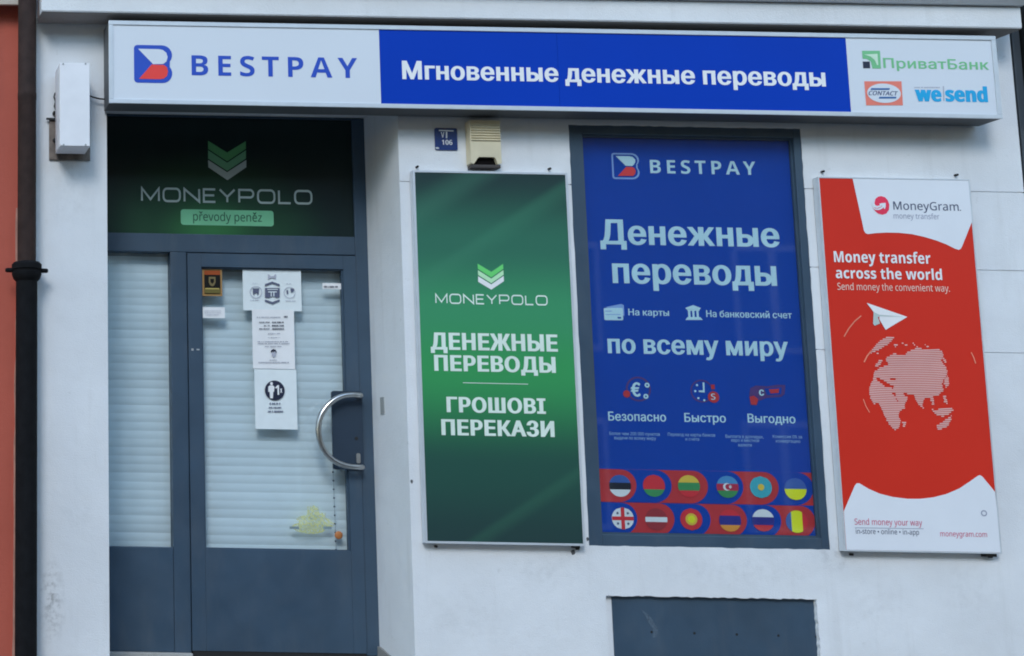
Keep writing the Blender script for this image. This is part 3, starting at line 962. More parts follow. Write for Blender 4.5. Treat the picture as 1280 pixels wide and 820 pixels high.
blind('white slat blind behind the glass of the shop door', xw(249, 500, BY), xw(441, 500, BY), cz0_, cz1_, BY, 33)

# bead chain of the door blind
chx, _ = W(417.5, 640, LY + 0.045)
chn = thing('bead_chain', 'dark bead chain hanging behind the lower right of the door glass', 'chain', (chx, LY + 0.045, gz0))
bm = bmesh.new(); bmesh.ops.create_uvsphere(bm, u_segments=8, v_segments=6, radius=0.0058)
me_b = bpy.data.meshes.new('bead'); bm.to_mesh(me_b); bm.free(); me_b.materials.append(mat('bead_dark', (0.03, 0.05, 0.08), 0.4))
for k in range(10):
    bx, bz = W(416.3 + k * 0.42, 590 + k * 10.8, LY + 0.045)
    o = new_obj('bead', me_b, chn); o.location = (bx - chx, 0, bz - gz0)
bm = bmesh.new()
a = W(416, 580, LY + 0.045); b = W(420.5, 690, LY + 0.045)
bm_tube(bm, [(a[0], LY + 0.045, a[1]), (b[0], LY + 0.045, b[1])], 0.0014, 6)
finish('cord', bm, mat('cord_grey', (0.3, 0.33, 0.36), 0.7), chn)
ox, oz = W(423.5, 669, LY + 0.04)
bm = bmesh.new(); bmesh.ops.create_uvsphere(bm, u_segments=14, v_segments=10, radius=0.0225)
bmesh.ops.scale(bm, vec=(1, 0.4, 1), verts=bm.verts)
bmesh.ops.translate(bm, vec=(ox, LY + 0.042, oz), verts=bm.verts)
finish('chain_weight', bm, mat('orange_plastic', (0.75, 0.23, 0.06), 0.5), chn, smooth=True, label='orange round weight on the chain')

# ---------------------------------------------------------------- papers and stickers on the door glass
GY = LY + 0.0225                                    # just in front of the pane
def sheet(name, label, cat, xl, xr, yt, yb, m, curl=0.004, group=None, Y=GY, seed=1):
    x0, x1, z0, z1 = RECT(xl, xr, yt, yb, Y)
    bm = bmesh.new()
    r2 = random.Random(seed)
    nx, nz = 8, 8
    ph = r2.uniform(0, 6)
    g = {}
    for side, dy in ((0, 0.0), (1, 0.0005)):
        for i in range(nx + 1):
            for j in range(nz + 1):
                u, v = i / nx, j / nz
                c = curl * (abs(2 * u - 1) ** 4 * abs(2 * v - 1) ** 3) + curl * 0.25 * math.sin(3 * u + ph) * math.sin(2.2 * v + ph)
                g[side, i, j] = bm.verts.new((x0 + (x1 - x0) * u, Y - 0.0012 - abs(c) + dy, z0 + (z1 - z0) * v))
    for i in range(nx):
        for j in range(nz):
            bm.faces.new((g[0, i, j], g[0, i + 1, j], g[0, i + 1, j + 1], g[0, i, j + 1]))
            bm.faces.new((g[1, i, j], g[1, i, j + 1], g[1, i + 1, j + 1], g[1, i + 1, j]))
    for i in range(nx):
        bm.faces.new((g[0, i, 0], g[1, i, 0], g[1, i + 1, 0], g[0, i + 1, 0])); bm.faces.new((g[0, i, nz], g[0, i + 1, nz], g[1, i + 1, nz], g[1, i, nz]))
    for j in range(nz):
        bm.faces.new((g[0, 0, j], g[0, 0, j + 1], g[1, 0, j + 1], g[1, 0, j])); bm.faces.new((g[0, nx, j], g[1, nx, j], g[1, nx, j + 1], g[0, nx, j + 1]))
    t = thing(name, label, cat, ((x0 + x1) / 2, Y, z0), group)
    _s = finish('sheet', bm, m, t, smooth=True)
    _s.data.set_sharp_from_angle(angle=math.radians(30))
    return t
PG = 'notices taped to the shop door'
PY = GY - 0.0072
n1 = sheet('door_notice', 'wide white notice with hexagon icon, topmost on the door glass', 'notice', 303.5, 376.5, 336.5, 388.5, PAPER2, 0.0016, PG, seed=1)
CN = dict(o=(240, 320), s=8.533)
def npoly(parent, name, m, pts, C, Y=PY, closed=None):
    return flat(name, parent, m, [PX(pts, Y, **C)], Y)
npoly(n1, 'printed_icon', INK, [(778, 300), (855, 272), (935, 300), (935, 322), (857, 293), (778, 322)], CN)
npoly(n1, 'printed_icon', INK, [(778, 462), (857, 490), (935, 462), (935, 482), (860, 514), (778, 484)], CN)
ic = npoly(n1, 'printed_icon', INK, [(778, 340), (936, 340), (936, 442), (905, 447), (862, 430), (820, 447), (778, 442)], CN)
for q in ([(805, 352), (915, 352), (915, 360), (805, 360)], [(812, 378), (905, 378), (905, 388), (812, 388)], [(840, 388), (850, 388), (850, 432), (840, 432)], [(868, 388), (878, 388), (878, 432), (868, 432)]):
    npoly(ic, 'printed_mark', PAPER2, q, CN, PY - 0.001)
def ring(parent, m, cx, cy, r, t, C, Y=PY):
    x, z = W(C['o'][0] + cx / C['s'], C['o'][1] + cy / C['s'], Y)
    k = W(C['o'][0] + (cx + r) / C['s'], C['o'][1] + cy / C['s'], Y)[0] - x
    return flat('printed_icon', parent, m, [disc(x, z, k, 24), disc(x, z, k * t, 24)], Y, True)
ring(n1, INK_PALE, 682, 385, 66, 0.9, CN); ring(n1, INK_PALE, 1040, 390, 62, 0.9, CN)
npoly(n1, 'printed_icon', INK, [(648, 345), (716, 345), (712, 400), (700, 425), (694, 395), (668, 395), (662, 425), (650, 400)], CN)
npoly(n1, 'printed_icon', INK, [(1005, 365), (1025, 362), (1028, 405), (1012, 405)], CN)
npoly(n1, 'printed_icon', INK, [(1050, 345), (1090, 350), (1085, 375), (1060, 392), (1052, 375)], CN)
npoly(n1, 'printed_icon', INK_PALE, [(808, 195), (825, 200), (840, 215), (870, 215), (882, 198), (898, 195), (895, 250), (870, 235), (838, 235), (812, 252)], CN)
def lines(parent, rows, m, Y=PY):
    bm = bmesh.new()
    for xl, xr, y, h in rows:
        for c in word_bars(xl, xr, y, h):
            bm_flat(bm, [PX(c, Y)], Y)
    o = finish('printed_lines', bm, m, parent)
    o['kind'] = 'stuff'
    return o
def word_bars(xl, xr, y, h):
    x = xl; out = []
    while x < xr - 0.4:
        w = min(rnd.uniform(0.7, 2.2), xr - x)
        out.append([(x, y - h / 2), (x + w, y - h / 2), (x + w, y + h / 2), (x, y + h / 2)])
        x += w + rnd.choice((0.35, 0.35, 0.45, 1.2))
    return out
lines(n1, [(313, 324, 375, .9), (357, 370, 376, .9), (316, 322, 354, .8), (358, 364, 354.5, .8)], INK_PALE)
n2 = sheet('door_notice', 'white opening hours notice, middle of the three on the door glass', 'notice', 315.5, 368, 387, 461, PAPER, 0.0016, PG, Y=GY - 0.0035, seed=2)
PY2 = PY - 0.004
lines(n2, [(324, 337, 402.8, 1.1), (340, 355, 402.8, 1.5), (330, 337, 407, 1.1), (340, 355, 407, 1.5), (324, 337, 411, 1.1), (340, 355, 411, 1.5), (355, 359.5, 395.8, 1.8)], INK_NAVY, PY2)
lines(n2, [(321, 352, 396.5, .7), (335, 350, 417, .7), (335, 350, 422, .6), (322, 360, 427, .7), (322, 362, 429.5, .7), (331, 352, 433, .7), (323, 361, 453, .8), (337, 346, 450, .6)], INK, PY2)
hx, hz = W(342.5, 439, PY2)
flat('printed_icon', n2, INK_NAVY, [PX([(338.5, 440), (339, 437.5), (341.5, 436.3), (344.5, 437), (346, 440), (345.5, 441.5), (344.6, 439.5), (341.5, 438.6), (339.5, 440.5)], PY2)], PY2)
flat('printed_icon', n2, INK_PALE, [PX([(339.5, 440.8), (344.6, 440), (345, 444), (342.5, 446.8), (340.2, 445)], PY2)], PY2)
n3 = sheet('door_notice', 'white notice with round one-person icon, lowest on the door glass', 'notice', 318.5, 371, 461.5, 536.5, PAPER2, 0.0016, PG, seed=3)
ix, iz = W(343.5, 488, PY)
dk = flat('printed_icon', n3, INK_NAVY, [disc(ix, iz, 0.0555, 32)], PY)
C5 = dict(o=(300, 380), s=5.125)
PW = PAPER
bm = bmesh.new()
for c in ([(192, 508), (198, 500), (206, 500), (211, 508), (208, 520), (196, 520)], [(181, 530), (190, 522), (212, 522), (221, 532), (218, 562), (213, 564), (211, 604), (193, 604), (190, 564), (181, 562)]):
    bm_flat(bm, [PX(c, PY - .001, **C5)], PY - .001)
finish('printed_mark', bm, PW, dk)
text(dk, '1', 344.2, 493.5, 349, 493.5, 12.2, PY - .001, PW, bold=True, name='printed_mark')
text(dk, 'x', 350.2, 491, 352.8, 491, 7.0, PY - .001, PW, bold=True, name='printed_mark')
lines(n3, [(337, 350.5, 504.5, 2.0), (336, 352, 509.5, 1.7), (335, 354, 514.3, 2.0)], INK)
# stickers
st = sheet('alarm_sticker', 'small black and orange security sticker in the top left of the door glass', 'sticker', 252.5, 277.5, 334.5, 370, mat('sticker_gold', (0.42, 0.24, 0.09), 0.5, spec=0.2), 0.0005, seed=4)
q = W(265, 352, PY)
flat('printed_panel', st, mat('sticker_black', (0.008, 0.007, 0.006), 0.6, spec=0.2), [PX([(255.2, 338), (275.2, 338.2), (275.6, 367), (255.6, 366.8)], PY)], PY)
flat('printed_panel', st, mat('sticker_orange', (0.36, 0.075, 0.02), 0.5, spec=0.2), [PX([(255.4, 338.2), (275.0, 338.4), (275.2, 343.6), (255.4, 343.4)], PY - .001)], PY - .001)
flat('printed_panel', st, mat('sticker_olive', (0.16, 0.13, 0.03), 0.4), [PX([(255.8, 360.5), (275.2, 360.8), (275.4, 366.6), (255.9, 366.3)], PY - .001)], PY - .001)
flat('printed_mark', st, mat('sticker_yellow', (0.55, 0.42, 0.12), 0.4), [PX([(256.5, 360.0), (274, 360.2), (274, 361.6), (256.5, 361.4)], PY - .002)], PY - .002)
flat('printed_icon', st, mat('sticker_shield', (0.20, 0.15, 0.06), 0.4), [PX([(261, 346), (269.3, 346), (269.5, 353), (267.5, 357), (265.2, 358), (262.7, 356.5), (261, 353)], PY - .001), PX([(263, 348.5), (267.5, 348.5), (267.5, 352.5), (265.3, 355), (263, 352.5)], PY - .001)], PY - .001, True)
s2 = sheet('white_sticker', 'small white sticker below the black and orange one on the door glass', 'sticker', 252, 281, 384, 397.5, PAPER, 0.002, seed=5)
lines(s2, [(256, 276, 388.5, .7), (256, 276, 391, .7), (257, 274, 393.5, .7)], INK_PALE)
s3 = sheet('label_sticker', 'narrow white label with one dark line, top right of the door glass', 'sticker', 403, 427.5, 354, 361.5, PAPER, 0.001, seed=6)
lines(s3, [(405, 422, 358.4, 1.8)], INK_NAVY)
def see_through_yellow():
    m = mat('faded_yellow', (0.88, 0.78, 0.14), 0.7, var=0.1, scale=50)
    n, l = m.node_tree.nodes, m.node_tree.links
    tr = n.new('ShaderNodeBsdfTransparent'); mx = n.new('ShaderNodeMixShader')
    g = next(x for x in n if x.type == 'NEW_GEOMETRY')
    t = n.new('ShaderNodeTexNoise'); t.inputs['Scale'].default_value = 70; l.new(g.outputs['Position'], t.inputs['Vector'])
    r = n.new('ShaderNodeMapRange'); r.inputs[1].default_value = 0.35; r.inputs[2].default_value = 0.65; r.inputs[3].default_value = 0.22; r.inputs[4].default_value = 0.62
    l.new(t.outputs['Fac'], r.inputs[0]); l.new(r.outputs[0], mx.inputs[0])
    l.new(tr.outputs[0], mx.inputs[1]); l.new(n['Principled BSDF'].outputs[0], mx.inputs[2]); l.new(mx.outputs[0], n['Material Output'].inputs[0])
    return m
# yellow figure sticker inside the glass
yy = LY + 0.033
yw = thing('yellow_sticker', 'faded yellow cut-out sticker inside the lower door glass', 'sticker', (W(393, 650, yy)[0], yy, W(393, 668, yy)[1]))
bm = bmesh.new()
bm_slab(bm, [PX([(384, 633), (392, 631.5), (398, 634), (399, 640), (407, 641.5), (406, 647), (412, 648.5), (418, 654), (417, 658), (408, 660), (404, 665), (394, 667.5), (382, 667), (371, 664), (364, 659.5), (367, 655), (374, 653.5), (370, 648.5), (376, 645), (384, 643.5)], yy)], yy, yy + 0.001)
finish('sheet', bm, see_through_yellow(), yw)
for a, b in ((362, 374), (404, 414.5)):
    flat('printed_mark', yw, mat('faded_grey', (0.30, 0.36, 0.38), 0.6), [PX([(a, 658), (b, 658.3), (b, 661.5), (a, 661.2)], yy - .001)], yy - .001)
flat('printed_mark', yw, mat('faded_cream', (0.68, 0.68, 0.42), 0.6), [PX([(377, 659), (400, 659.4), (400, 661.4), (377, 661)], yy - .001)], yy - .001)

# ==================================================================== SIGNS
# fascia light box
SY = -0.165
sx0, sx1, sz0, sz1 = RECT(136.5, 1248, 35.4, 138.2, SY)
fas = thing('fascia_sign', 'long white and blue money transfer light box above the entrance', 'sign', ((sx0 + sx1) / 2, SY, sz0))
LIP = 0.022
box('cabinet', sx0, sx1, SY + 0.010, -0.012, sz0, sz1, mat('cabinet_grey', (0.10, 0.105, 0.11), 0.6, var=0.1), fas, 0.003)
SF = ALU2 = mat('white_aluminium', (0.62, 0.66, 0.70), 0.38, metal=0.25, var=0.04, scale=14)
box('frame_top', sx0 - 0.001, sx1 + 0.001, SY, SY + 0.0095, sz1 - LIP, sz1 + 0.001, SF, fas, 0.002)
box('frame_bottom', sx0 - 0.001, sx1 + 0.001, SY, SY + 0.0095, sz0 - 0.001, sz0 + LIP, SF, fas, 0.002)
box('frame_side', sx0 - 0.001, sx0 + LIP, SY + 0.0002, SY + 0.0095, sz0 + LIP + 0.0003, sz1 - LIP - 0.0003, SF, fas, 0.002)
box('frame_side', sx1 - LIP, sx1 + 0.001, SY + 0.0002, SY + 0.0095, sz0 + LIP + 0.0003, sz1 - LIP - 0.0003, SF, fas, 0.002)
FY = SY + 0.0055
fx = [sx0 + LIP + 0.0003, W(475.2, 85, FY)[0], W(698, 90, FY)[0], W(1060.6, 96, FY)[0], sx1 - LIP - 0.0003]
panels = []
for i, m in enumerate((SIGN_WHITE, SIGN_BLUE, SIGN_BLUE, SIGN_WHITE)):
    panels.append(box('face_panel', fx[i] + (0.0007 if i else 0), fx[i + 1] - 0.0007, FY, FY + 0.004, sz0 + LIP + 0.0004, sz1 - LIP - 0.0004, m, fas))
# for the join in the blue film: lettering crosses it, so it belongs to the sign
PL = FY - 0.0012
def b_logo(parent, m_body, m_white, m_red, x0p, y0p, x1p, y1p, Y, outline_only=False):
    X0, Z1 = W(x0p, y0p, Y); X1, _ = W(x1p, (y0p + y1p) / 2, Y); Z0 = W(x0p, y1p, Y)[1]
    w, h = X1 - X0, Z1 - Z0
    U = lambda u, v: (X0 + u * w, Z0 + v * h)
    def bshape(ins, rr):
        l, rr_, b, t = ins, 1 - ins, ins, 1 - ins
        R = 0.26 - ins * 0.6
        pts = []
        # counter-clockwise from lower left
        pts += [(l + rr * (1 - math.cos(a)), b + rr * (1 - math.sin(a))) for a in (0, math.pi / 6, math.pi / 3, math.pi / 2)]
        for i in range(9):
            a = math.radians(-90 + 130 * i / 8)
            pts.append((rr_ - R + R * math.cos(a), b + R + R * math.sin(a)))
        for i in range(9):
            a = math.radians(-40 + 130 * i / 8)
            pts.append((rr_ - R + R * math.cos(a), t - R + R * math.sin(a)))
        pts += [(l + rr * (1 - math.sin(a)), t - rr * (1 - math.cos(a))) for a in (0, math.pi / 6, math.pi / 3, math.pi / 2)]
        return pts
    body = [U(*p) for p in bshape(0.0, 0.09)]
    lg = thing_part = None
    if outline_only:
        inner = [U(*p) for p in bshape(0.06, 0.05)]
        lg = flat('logo_emblem', parent, m_body, [body, inner], Y, True)
    else:
        lg = flat('logo_emblem', parent, m_body, [body], Y)
    Y2 = Y - 0.001
    if outline_only:
        wp = [(0.15, 0.88), (0.66, 0.88), (0.78, 0.85), (0.86, 0.76), (0.86, 0.66), (0.80, 0.555), (0.74, 0.51), (0.50, 0.51)]
        rp = [(0.52, 0.47), (0.74, 0.47), (0.82, 0.42), (0.86, 0.32), (0.83, 0.20), (0.75, 0.13), (0.20, 0.12)]
    else:
        wp = [(0.11, 0.895), (0.66, 0.895), (0.76, 0.875), (0.85, 0.80), (0.88, 0.69), (0.85, 0.57), (0.76, 0.505), (0.50, 0.495)]
        rp = [(0.46, 0.485), (0.78, 0.48), (0.86, 0.42), (0.89, 0.31), (0.86, 0.19), (0.77, 0.115), (0.66, 0.10), (0.13, 0.10)]
    flat('emblem_field', lg, m_white, [[U(*p) for p in wp]], Y2)
    flat('emblem_field', lg, m_red, [[U(*p) for p in rp]], Y2)
    return lg
b_logo(panels[0], LOGO_BLUE, mat('sign_white_acrylic', (0, 0, 0)), LOGO_RED, 167.3, 56, 215.2, 103.2, PL)
text(panels[0], 'BESTPAY', 239.6, 94.2, 447, 97.4, 25.0, PL, LOGO_BLUE, bold=True, track=0.17, fat=-0.008)
text(fas, 'Мгновенные денежные переводы', 503, 99.0, 1032.5, 107.2, 22.6, PL, PRINT_WHITE, fat=0.040, track=-0.015)
PB_G = mat('print_bank_green', seen(92, 168, 128), 0.4); PB_L = mat('print_bank_light_green', seen(165, 222, 196), 0.4)
CP = dict(o=(1060, 50), s=6.4)
wp_ = panels[3]
eb = flat('logo_emblem', wp_, PB_G, [PX([(112, 86), (256, 86), (264, 228), (196, 228), (183, 172), (150, 150), (118, 150)], PL, **CP)], PL)
flat('emblem_field', eb, PB_L, [PX([(130, 116), (236, 110), (242, 200), (232, 200), (212, 158), (180, 132)], PL - .001, **CP)], PL - .001)
flat('emblem_field', eb, INK_NAVY, [PX([(118, 172), (174, 172), (178, 226), (122, 226)], PL, **CP)], PL)
text(wp_, 'ПриватБанк', 1104.5, 84.9, 1236.5, 87.0, 12.4, PL, PB_G, fat=0.022)
ct = flat('logo_emblem', wp_, mat('print_brick_red', seen(205, 108, 100), 0.4), [PX([(130, 330), (428, 330), (440, 522), (146, 522)], PL, **CP)], PL)
ecx, ecz = W(1060 + 287 / 6.4, 50 + 426 / 6.4, PL)
flat('emblem_field', ct, SIGN_WHITE, [disc(ecx, ecz, 21.2 / 238, 36, 12.6 / 238)], PL - .001)
CB = mat('print_contact_blue', seen(30, 84, 150), 0.4)
flat('emblem_field', ct, CB, [PX([(186, 385), (336, 385), (330, 399), (180, 399)], PL - .002, **CP)], PL - .002)
flat('emblem_field', ct, CB, [PX([(252, 454), (388, 454), (384, 468), (246, 468)], PL - .002, **CP)], PL - .002)
text(ct, 'CONTACT', 1060 + 166 / 6.4, 50 + 441 / 6.4, 1060 + 402 / 6.4, 50 + 443 / 6.4, 5.2, PL - .002, mat('print_contact_navy', seen(40, 58, 105), 0.4), slant=0.3, fat=0.04)
WS = mat('print_sky_blue', seen(0, 142, 205), 0.4)
text(wp_, 'we', 1060 + 540 / 6.4, 50 + 488 / 6.4, 1060 + 752 / 6.4, 50 + 489 / 6.4, 18.2, PL, WS, bold=True, fat=0.085, track=-0.05)
text(wp_, 'send', 1060 + 782 / 6.4, 50 + 491 / 6.4, 1060 + 1122 / 6.4, 50 + 493 / 6.4, 18.2, PL, WS, bold=True, fat=0.085, track=-0.05)
flat('emblem_field', wp_, INK_PALE, [PX([(758, 370), (768, 370), (772, 488), (762, 488)], PL, **CP)], PL)
lines(wp_, [(1143, 1175, 109.3, 1.3)], INK_PALE, PL)
# power cable from the blade box
bm = bmesh.new()
cp = [(112, 120), (117, 121.5), (124, 123.5), (131, 124), (135.5, 123.5)]
bm_tube(bm, [(*(W(x, y, -0.03)[0:1]), -0.03, W(x, y, -0.03)[1]) for x, y in cp], 0.0045, 8)
finish('power_cable', bm, BLACK, None, label='short black cable between the small light box and the long sign', cat='cable')

# blade light box on the left pier
BYF = -0.185
lx0, lx1, lz0, lz1 = RECT(74.6, 112.4, 78.5, 183.2, BYF)
bl = thing('light_box', 'small blank white light box on a rusty plate above the left pier', 'light box', ((lx0 + lx1) / 2, -0.1, lz0))
ENA = mat('white_enamel', seen(183, 200, 219), 0.4, var=0.04, scale=10)
box('casing', lx0, lx1, BYF, -0.03, lz0, lz1, ENA, bl, 0.005)
box('front_cover', lx0 + 0.002, lx1 - 0.002, BYF - 0.0035, BYF - 0.0003, lz0 + 0.003, lz1 - 0.003, ENA, bl, 0.0015)
rx0, rx1, rz0, rz1 = RECT(61.5, 112.6, 148, 200, -0.01)
box('mounting_plate', rx0, rx1, -0.012, -0.0005, rz0, rz1, mat('rusty_plate', (0.20, 0.165, 0.14), 0.8, var=0.3, scale=25), bl, 0.002)
box('bracket_arm', (lx0 + lx1) / 2 - 0.02, (lx0 + lx1) / 2 + 0.02, -0.0295, -0.0125, rz0 + 0.06, rz1 - 0.03, BLACK, bl)
for px, py in ((68, 141), (68, 175)):
    x, z = W(px, py, -0.02)
    bm = bmesh.new(); bm_tube(bm, [(x, 0.0, z), (x, -0.026, z)], 0.009, 8)
    finish('bolt', bm, BLACK, bl)
x0_, z0_ = W(58, 148.5, -0.02); x1_, _ = W(70, 148.5, -0.02)
box('bracket_rod', x0_, x1_, -0.024, -0.014, z0_ - 0.005, z0_ + 0.005, BLACK, bl)
bm = bmesh.new()
bm_tube(bm, [(W(x, y, -0.02)[0], -0.02, W(x, y, -0.02)[1]) for x, y in ((69, 116), (67.5, 121), (69.5, 127), (68, 133), (70, 138))], 0.004, 6)
finish('wire_tail', bm, BLACK, bl)
for px, py in ((79, 79.8), (107, 79.8), (79.5, 181), (107, 181)):
    x, z = W(px, py, BYF - 0.004)
    bm = bmesh.new(); bm_tube(bm, [(x, BYF - 0.0034, z), (x, BYF - 0.006, z)], 0.005, 8)
    finish('screw', bm, mat('grey_plate', (0, 0, 0)), bl)

# ---------------------------------------------------------------- house number plate
nx0, nx1, nz0, nz1 = RECT(543.8, 571.8, 160, 187.6, -0.006)
bm = bmesh.new(); bm_slab(bm, [rrect(nx0, nx1, nz0, nz1, 0.008)], -0.006, -0.0005)
NP = finish('number_plate', bm, mat('enamel_navy', seen(24, 48, 108), 0.25, var=0.06), None, label='small square navy enamel plate with white numbers above the green panel', cat='plate')
PNY = -0.0075
def childflat(pts): return pts
C3 = dict(o=(540, 140), s=10.25)
flat('lettering', NP, PRINT_WHITE, [PX([(88, 228), (275, 234), (275, 249), (88, 243)], PNY, **C3)], PNY)
text(NP, 'V', 540 + 115 / 10.25, 140 + 325 / 10.25, 540 + 162 / 10.25, 140 + 327 / 10.25, 6.9, PNY, PRINT_WHITE, fat=0.06)
flat('lettering', NP, PRINT_WHITE, [PX([(176, 252), (197, 252), (195, 335), (178, 335)], PNY, **C3)], PNY)
text(NP, '106', 540 + 128 / 10.25, 140 + 417 / 10.25, 540 + 262 / 10.25, 140 + 420 / 10.25, 6.0, PNY, PRINT_WHITE, fat=0.06)
flat('chipped_enamel', NP, mat('chip_pale', (0.5, 0.53, 0.56), 0.7), [PX([(40, 455), (70, 448), (98, 462), (80, 474), (52, 472)], PNY, **C3)], PNY)

# ---------------------------------------------------------------- alarm siren box
AY = -0.055
ax0, ax1, az0, az1 = RECT(588, 626, 150.5, 207, AY)
al = thing('alarm_box', 'beige plastic alarm siren box with louvres under the long sign', 'alarm', ((ax0 + ax1) / 2, AY, az0))
BEI = mat('aged_beige_plastic', seen(168, 174, 160), 0.5, var=0.06, scale=12)
mx0, mz0 = W(596.3, 207, AY); mx1, mz1 = W(620.8, 196.4, AY)
mz0 = az0
bm = bmesh.new()
h = 0.012
outl = [(ax0, az0 + 0.014), (mx0 - 0.016, az0 + 0.008), (mx0 + 0.006, mz1 - 0.006), (mx0 + 0.014, mz1), (mx1 - 0.014, mz1), (mx1 - 0.006, mz1 - 0.006), (mx1 + 0.004, az0 + 0.008), (ax1, az0 + 0.014), (ax1, az1), (ax0, az1)]
bm_slab(bm, [outl], AY, -0.002)
finish('casing', bm, BEI, al)
box('mouth', mx0 - 0.014, mx1 + 0.004, AY + 0.020, -0.004, az0 + 0.0085, mz1 - 0.001, mat('dark_mouth', (0.006, 0.005, 0.005), 0.9, spec=0.1), al)
bm = bmesh.new()
bm_box(bm, ax0 + 0.003, ax1 - 0.003, AY + 0.004, -0.003, az0 - 0.012, az0 + 0.007, 0.004)
finish('base', bm, mat('dark_base_plastic', (0.055, 0.045, 0.042), 0.6), al)
for k in range(7):
    z = zw(608, 156 + 3.15 * k, AY)
    prism_x('louvre', [(AY - 0.0002, z + 0.0045), (AY - 0.0075, z - 0.0015), (AY - 0.0075, z - 0.0030), (AY - 0.0002, z - 0.0055)], ax0 + 0.005, ax1 - 0.003, BEI, al)

# ---------------------------------------------------------------- green poster panel
def framed(name, label, xl, xr, yt, yb, Y, depth, lip, m_print, m_frame):
    x0, x1, z0, z1 = RECT(xl, xr, yt, yb, Y)
    t = thing(name, label, 'sign', ((x0 + x1) / 2, Y, z0))
    box('back_tray', x0, x1, Y + 0.004, Y + depth, z0, z1, m_frame, t, 0.002)
    box('frame_side', x0 - .0005, x0 + lip, Y, Y + 0.0038, z0 - .0005, z1 + .0005, m_frame, t, 0.001)
    box('frame_side', x1 - lip, x1 + .0005, Y, Y + 0.0038, z0 - .0005, z1 + .0005, m_frame, t, 0.001)
    box('frame_rail', x0 + lip + .0003, x1 - lip - .0003, Y + .0002, Y + 0.0038, z1 - lip, z1 + .0005, m_frame, t, 0.001)
    box('frame_rail', x0 + lip + .0003, x1 - lip - .0003, Y + .0002, Y + 0.0038, z0 - .0005, z0 + lip, m_frame, t, 0.001)
    p = box('poster_print', x0 + lip + .0004, x1 - lip - .0004, Y + 0.0022, Y + 0.0037, z0 + lip + .0004, z1 - lip - .0004, m_print, t)
    return t, p, Y + 0.0010
GPY = -0.045
gxa, gza = W(515, 214, GPY); gxb, gzb = W(727, 681, GPY)
zt, zb_ = gza, gzb
dg_ = Vector((0.55, 0.83)).normalized()
def dotp(px, py): 
    x, z = W(px, py, GPY); return -dg_.x * x + dg_.y * z       # across the streaks
GS = seen(60, 142, 104); GD = seen(28, 62, 62); GL_ = seen(46, 138, 88)
GREEN = ramp_print('green_poster_print',
    [(0.0, seen(26, 54, 58)), (0.2, seen(26, 68, 64)), (0.46, seen(40, 130, 80)), (0.62, seen(44, 126, 92)), (0.8, seen(34, 94, 80)), (1.0, seen(18, 44, 48))], (0, 1), zb_, zt,
    streaks=[((-dg_.x, dg_.y), dotp(640, 305) , 0.10, 0.05, seen(50, 118, 98), 0.26), ((-dg_.x, dg_.y), dotp(650, 660), 0.07, 0.04, seen(44, 96, 82), 0.28),
             ((-dg_.x, dg_.y), dotp(560, 270), 0.10, 0.12, seen(52, 110, 96), 0.3)], rough=0.42)
gp, gpp, GT = framed('green_poster', 'tall green money transfer panel right of the entrance', 524, 720.5, 214.5, 680.5, GPY, 0.040, 0.011, GREEN, SF)
C6 = dict(o=(500, 140), s=2.733)
for pts, m in (([(265, 518), (312, 546), (352, 519), (353, 536), (312, 565), (266, 536)], mat('poster_leaf_green', seen(84, 186, 108), 0.45)),
               ([(266, 540), (312, 569), (353, 540), (354, 556), (312, 585), (267, 557)], mat('poster_pale_green', seen(150, 206, 176), 0.45)),
               ([(267, 561), (312, 589), (354, 560), (355, 578), (312, 607), (267, 580)], PRINT_WHITE)):
    flat('chevron', gpp, m, [PX(pts, GT, **C6)], GT)
MINTW = mat('poster_mint_white', seen(176, 214, 210), 0.5, spec=0.2)
wide_text(gpp, 'MONEYPOLO', 545, 378.2, 684, 381.5, 11.0, GT, MINTW, t=0.16)
SQ = dict(fat=0.058, track=-0.005)
text(gpp, 'ДЕНЕЖНЫЕ', 538.5, 436.3, 697.5, 439.0, 20.8, GT, MINTW, **SQ)
text(gpp, 'ПЕРЕВОДЫ', 543, 462.3, 695, 466.2, 19.4, GT, MINTW, **SQ)
flat('rule_line', gpp, MINTW, [PX([(578.6, 478), (660, 479.8), (660, 480.6), (578.6, 478.8)], GT)], GT)
text(gpp, 'ГРОШОВІ', 558.5, 514.3, 682.5, 517.2, 18.8, GT, MINTW, **SQ)
text(gpp, 'ПЕРЕКАЗИ', 552, 542.8, 693.5, 546.2, 19.4, GT, MINTW, **SQ)

# ---------------------------------------------------------------- shop window with blue poster
WFY = 0.003
win = thing('shop_window', 'slate grey framed shop window covered by a blue advertising film', 'window', ((WX0 + WX1) / 2, WFY, WZ0))
bx0, bx1, bz0_, bz1_ = RECT(736.3, 1004, 172.3, 670, 0.034)
e = 0.006
for nm, a in (('frame_stile', (WX0 - e, bx0, WZ0 - e, WZ1 + e)), ('frame_stile', (bx1, WX1 + e, WZ0 - e, WZ1 + e))):
    box(nm, a[0], a[1], WFY, 0.11, a[2], a[3], GREY_PAINT, win, 0.003)
box('frame_rail', bx0 + .0004, bx1 - .0004, WFY + .0004, 0.11, bz1_, WZ1 + e, GREY_PAINT, win, 0.003)
box('frame_rail', bx0 + .0004, bx1 - .0004, WFY + .0004, 0.11, WZ0 - e, bz0_, GREY_PAINT, win, 0.003)
for nm, a in (('glazing_bead', (bx0, bx0 + 0.010, bz0_, bz1_)), ('glazing_bead', (bx1 - 0.010, bx1, bz0_, bz1_)), ('glazing_bead', (bx0 + .0102, bx1 - .0102, bz1_ - .010, bz1_)), ('glazing_bead', (bx0 + .0102, bx1 - .0102, bz0_, bz0_ + .012))):
    box(nm, a[0], a[1], 0.018, 0.031, a[2], a[3], GREY_PAINT, win)
WG = 0.0335
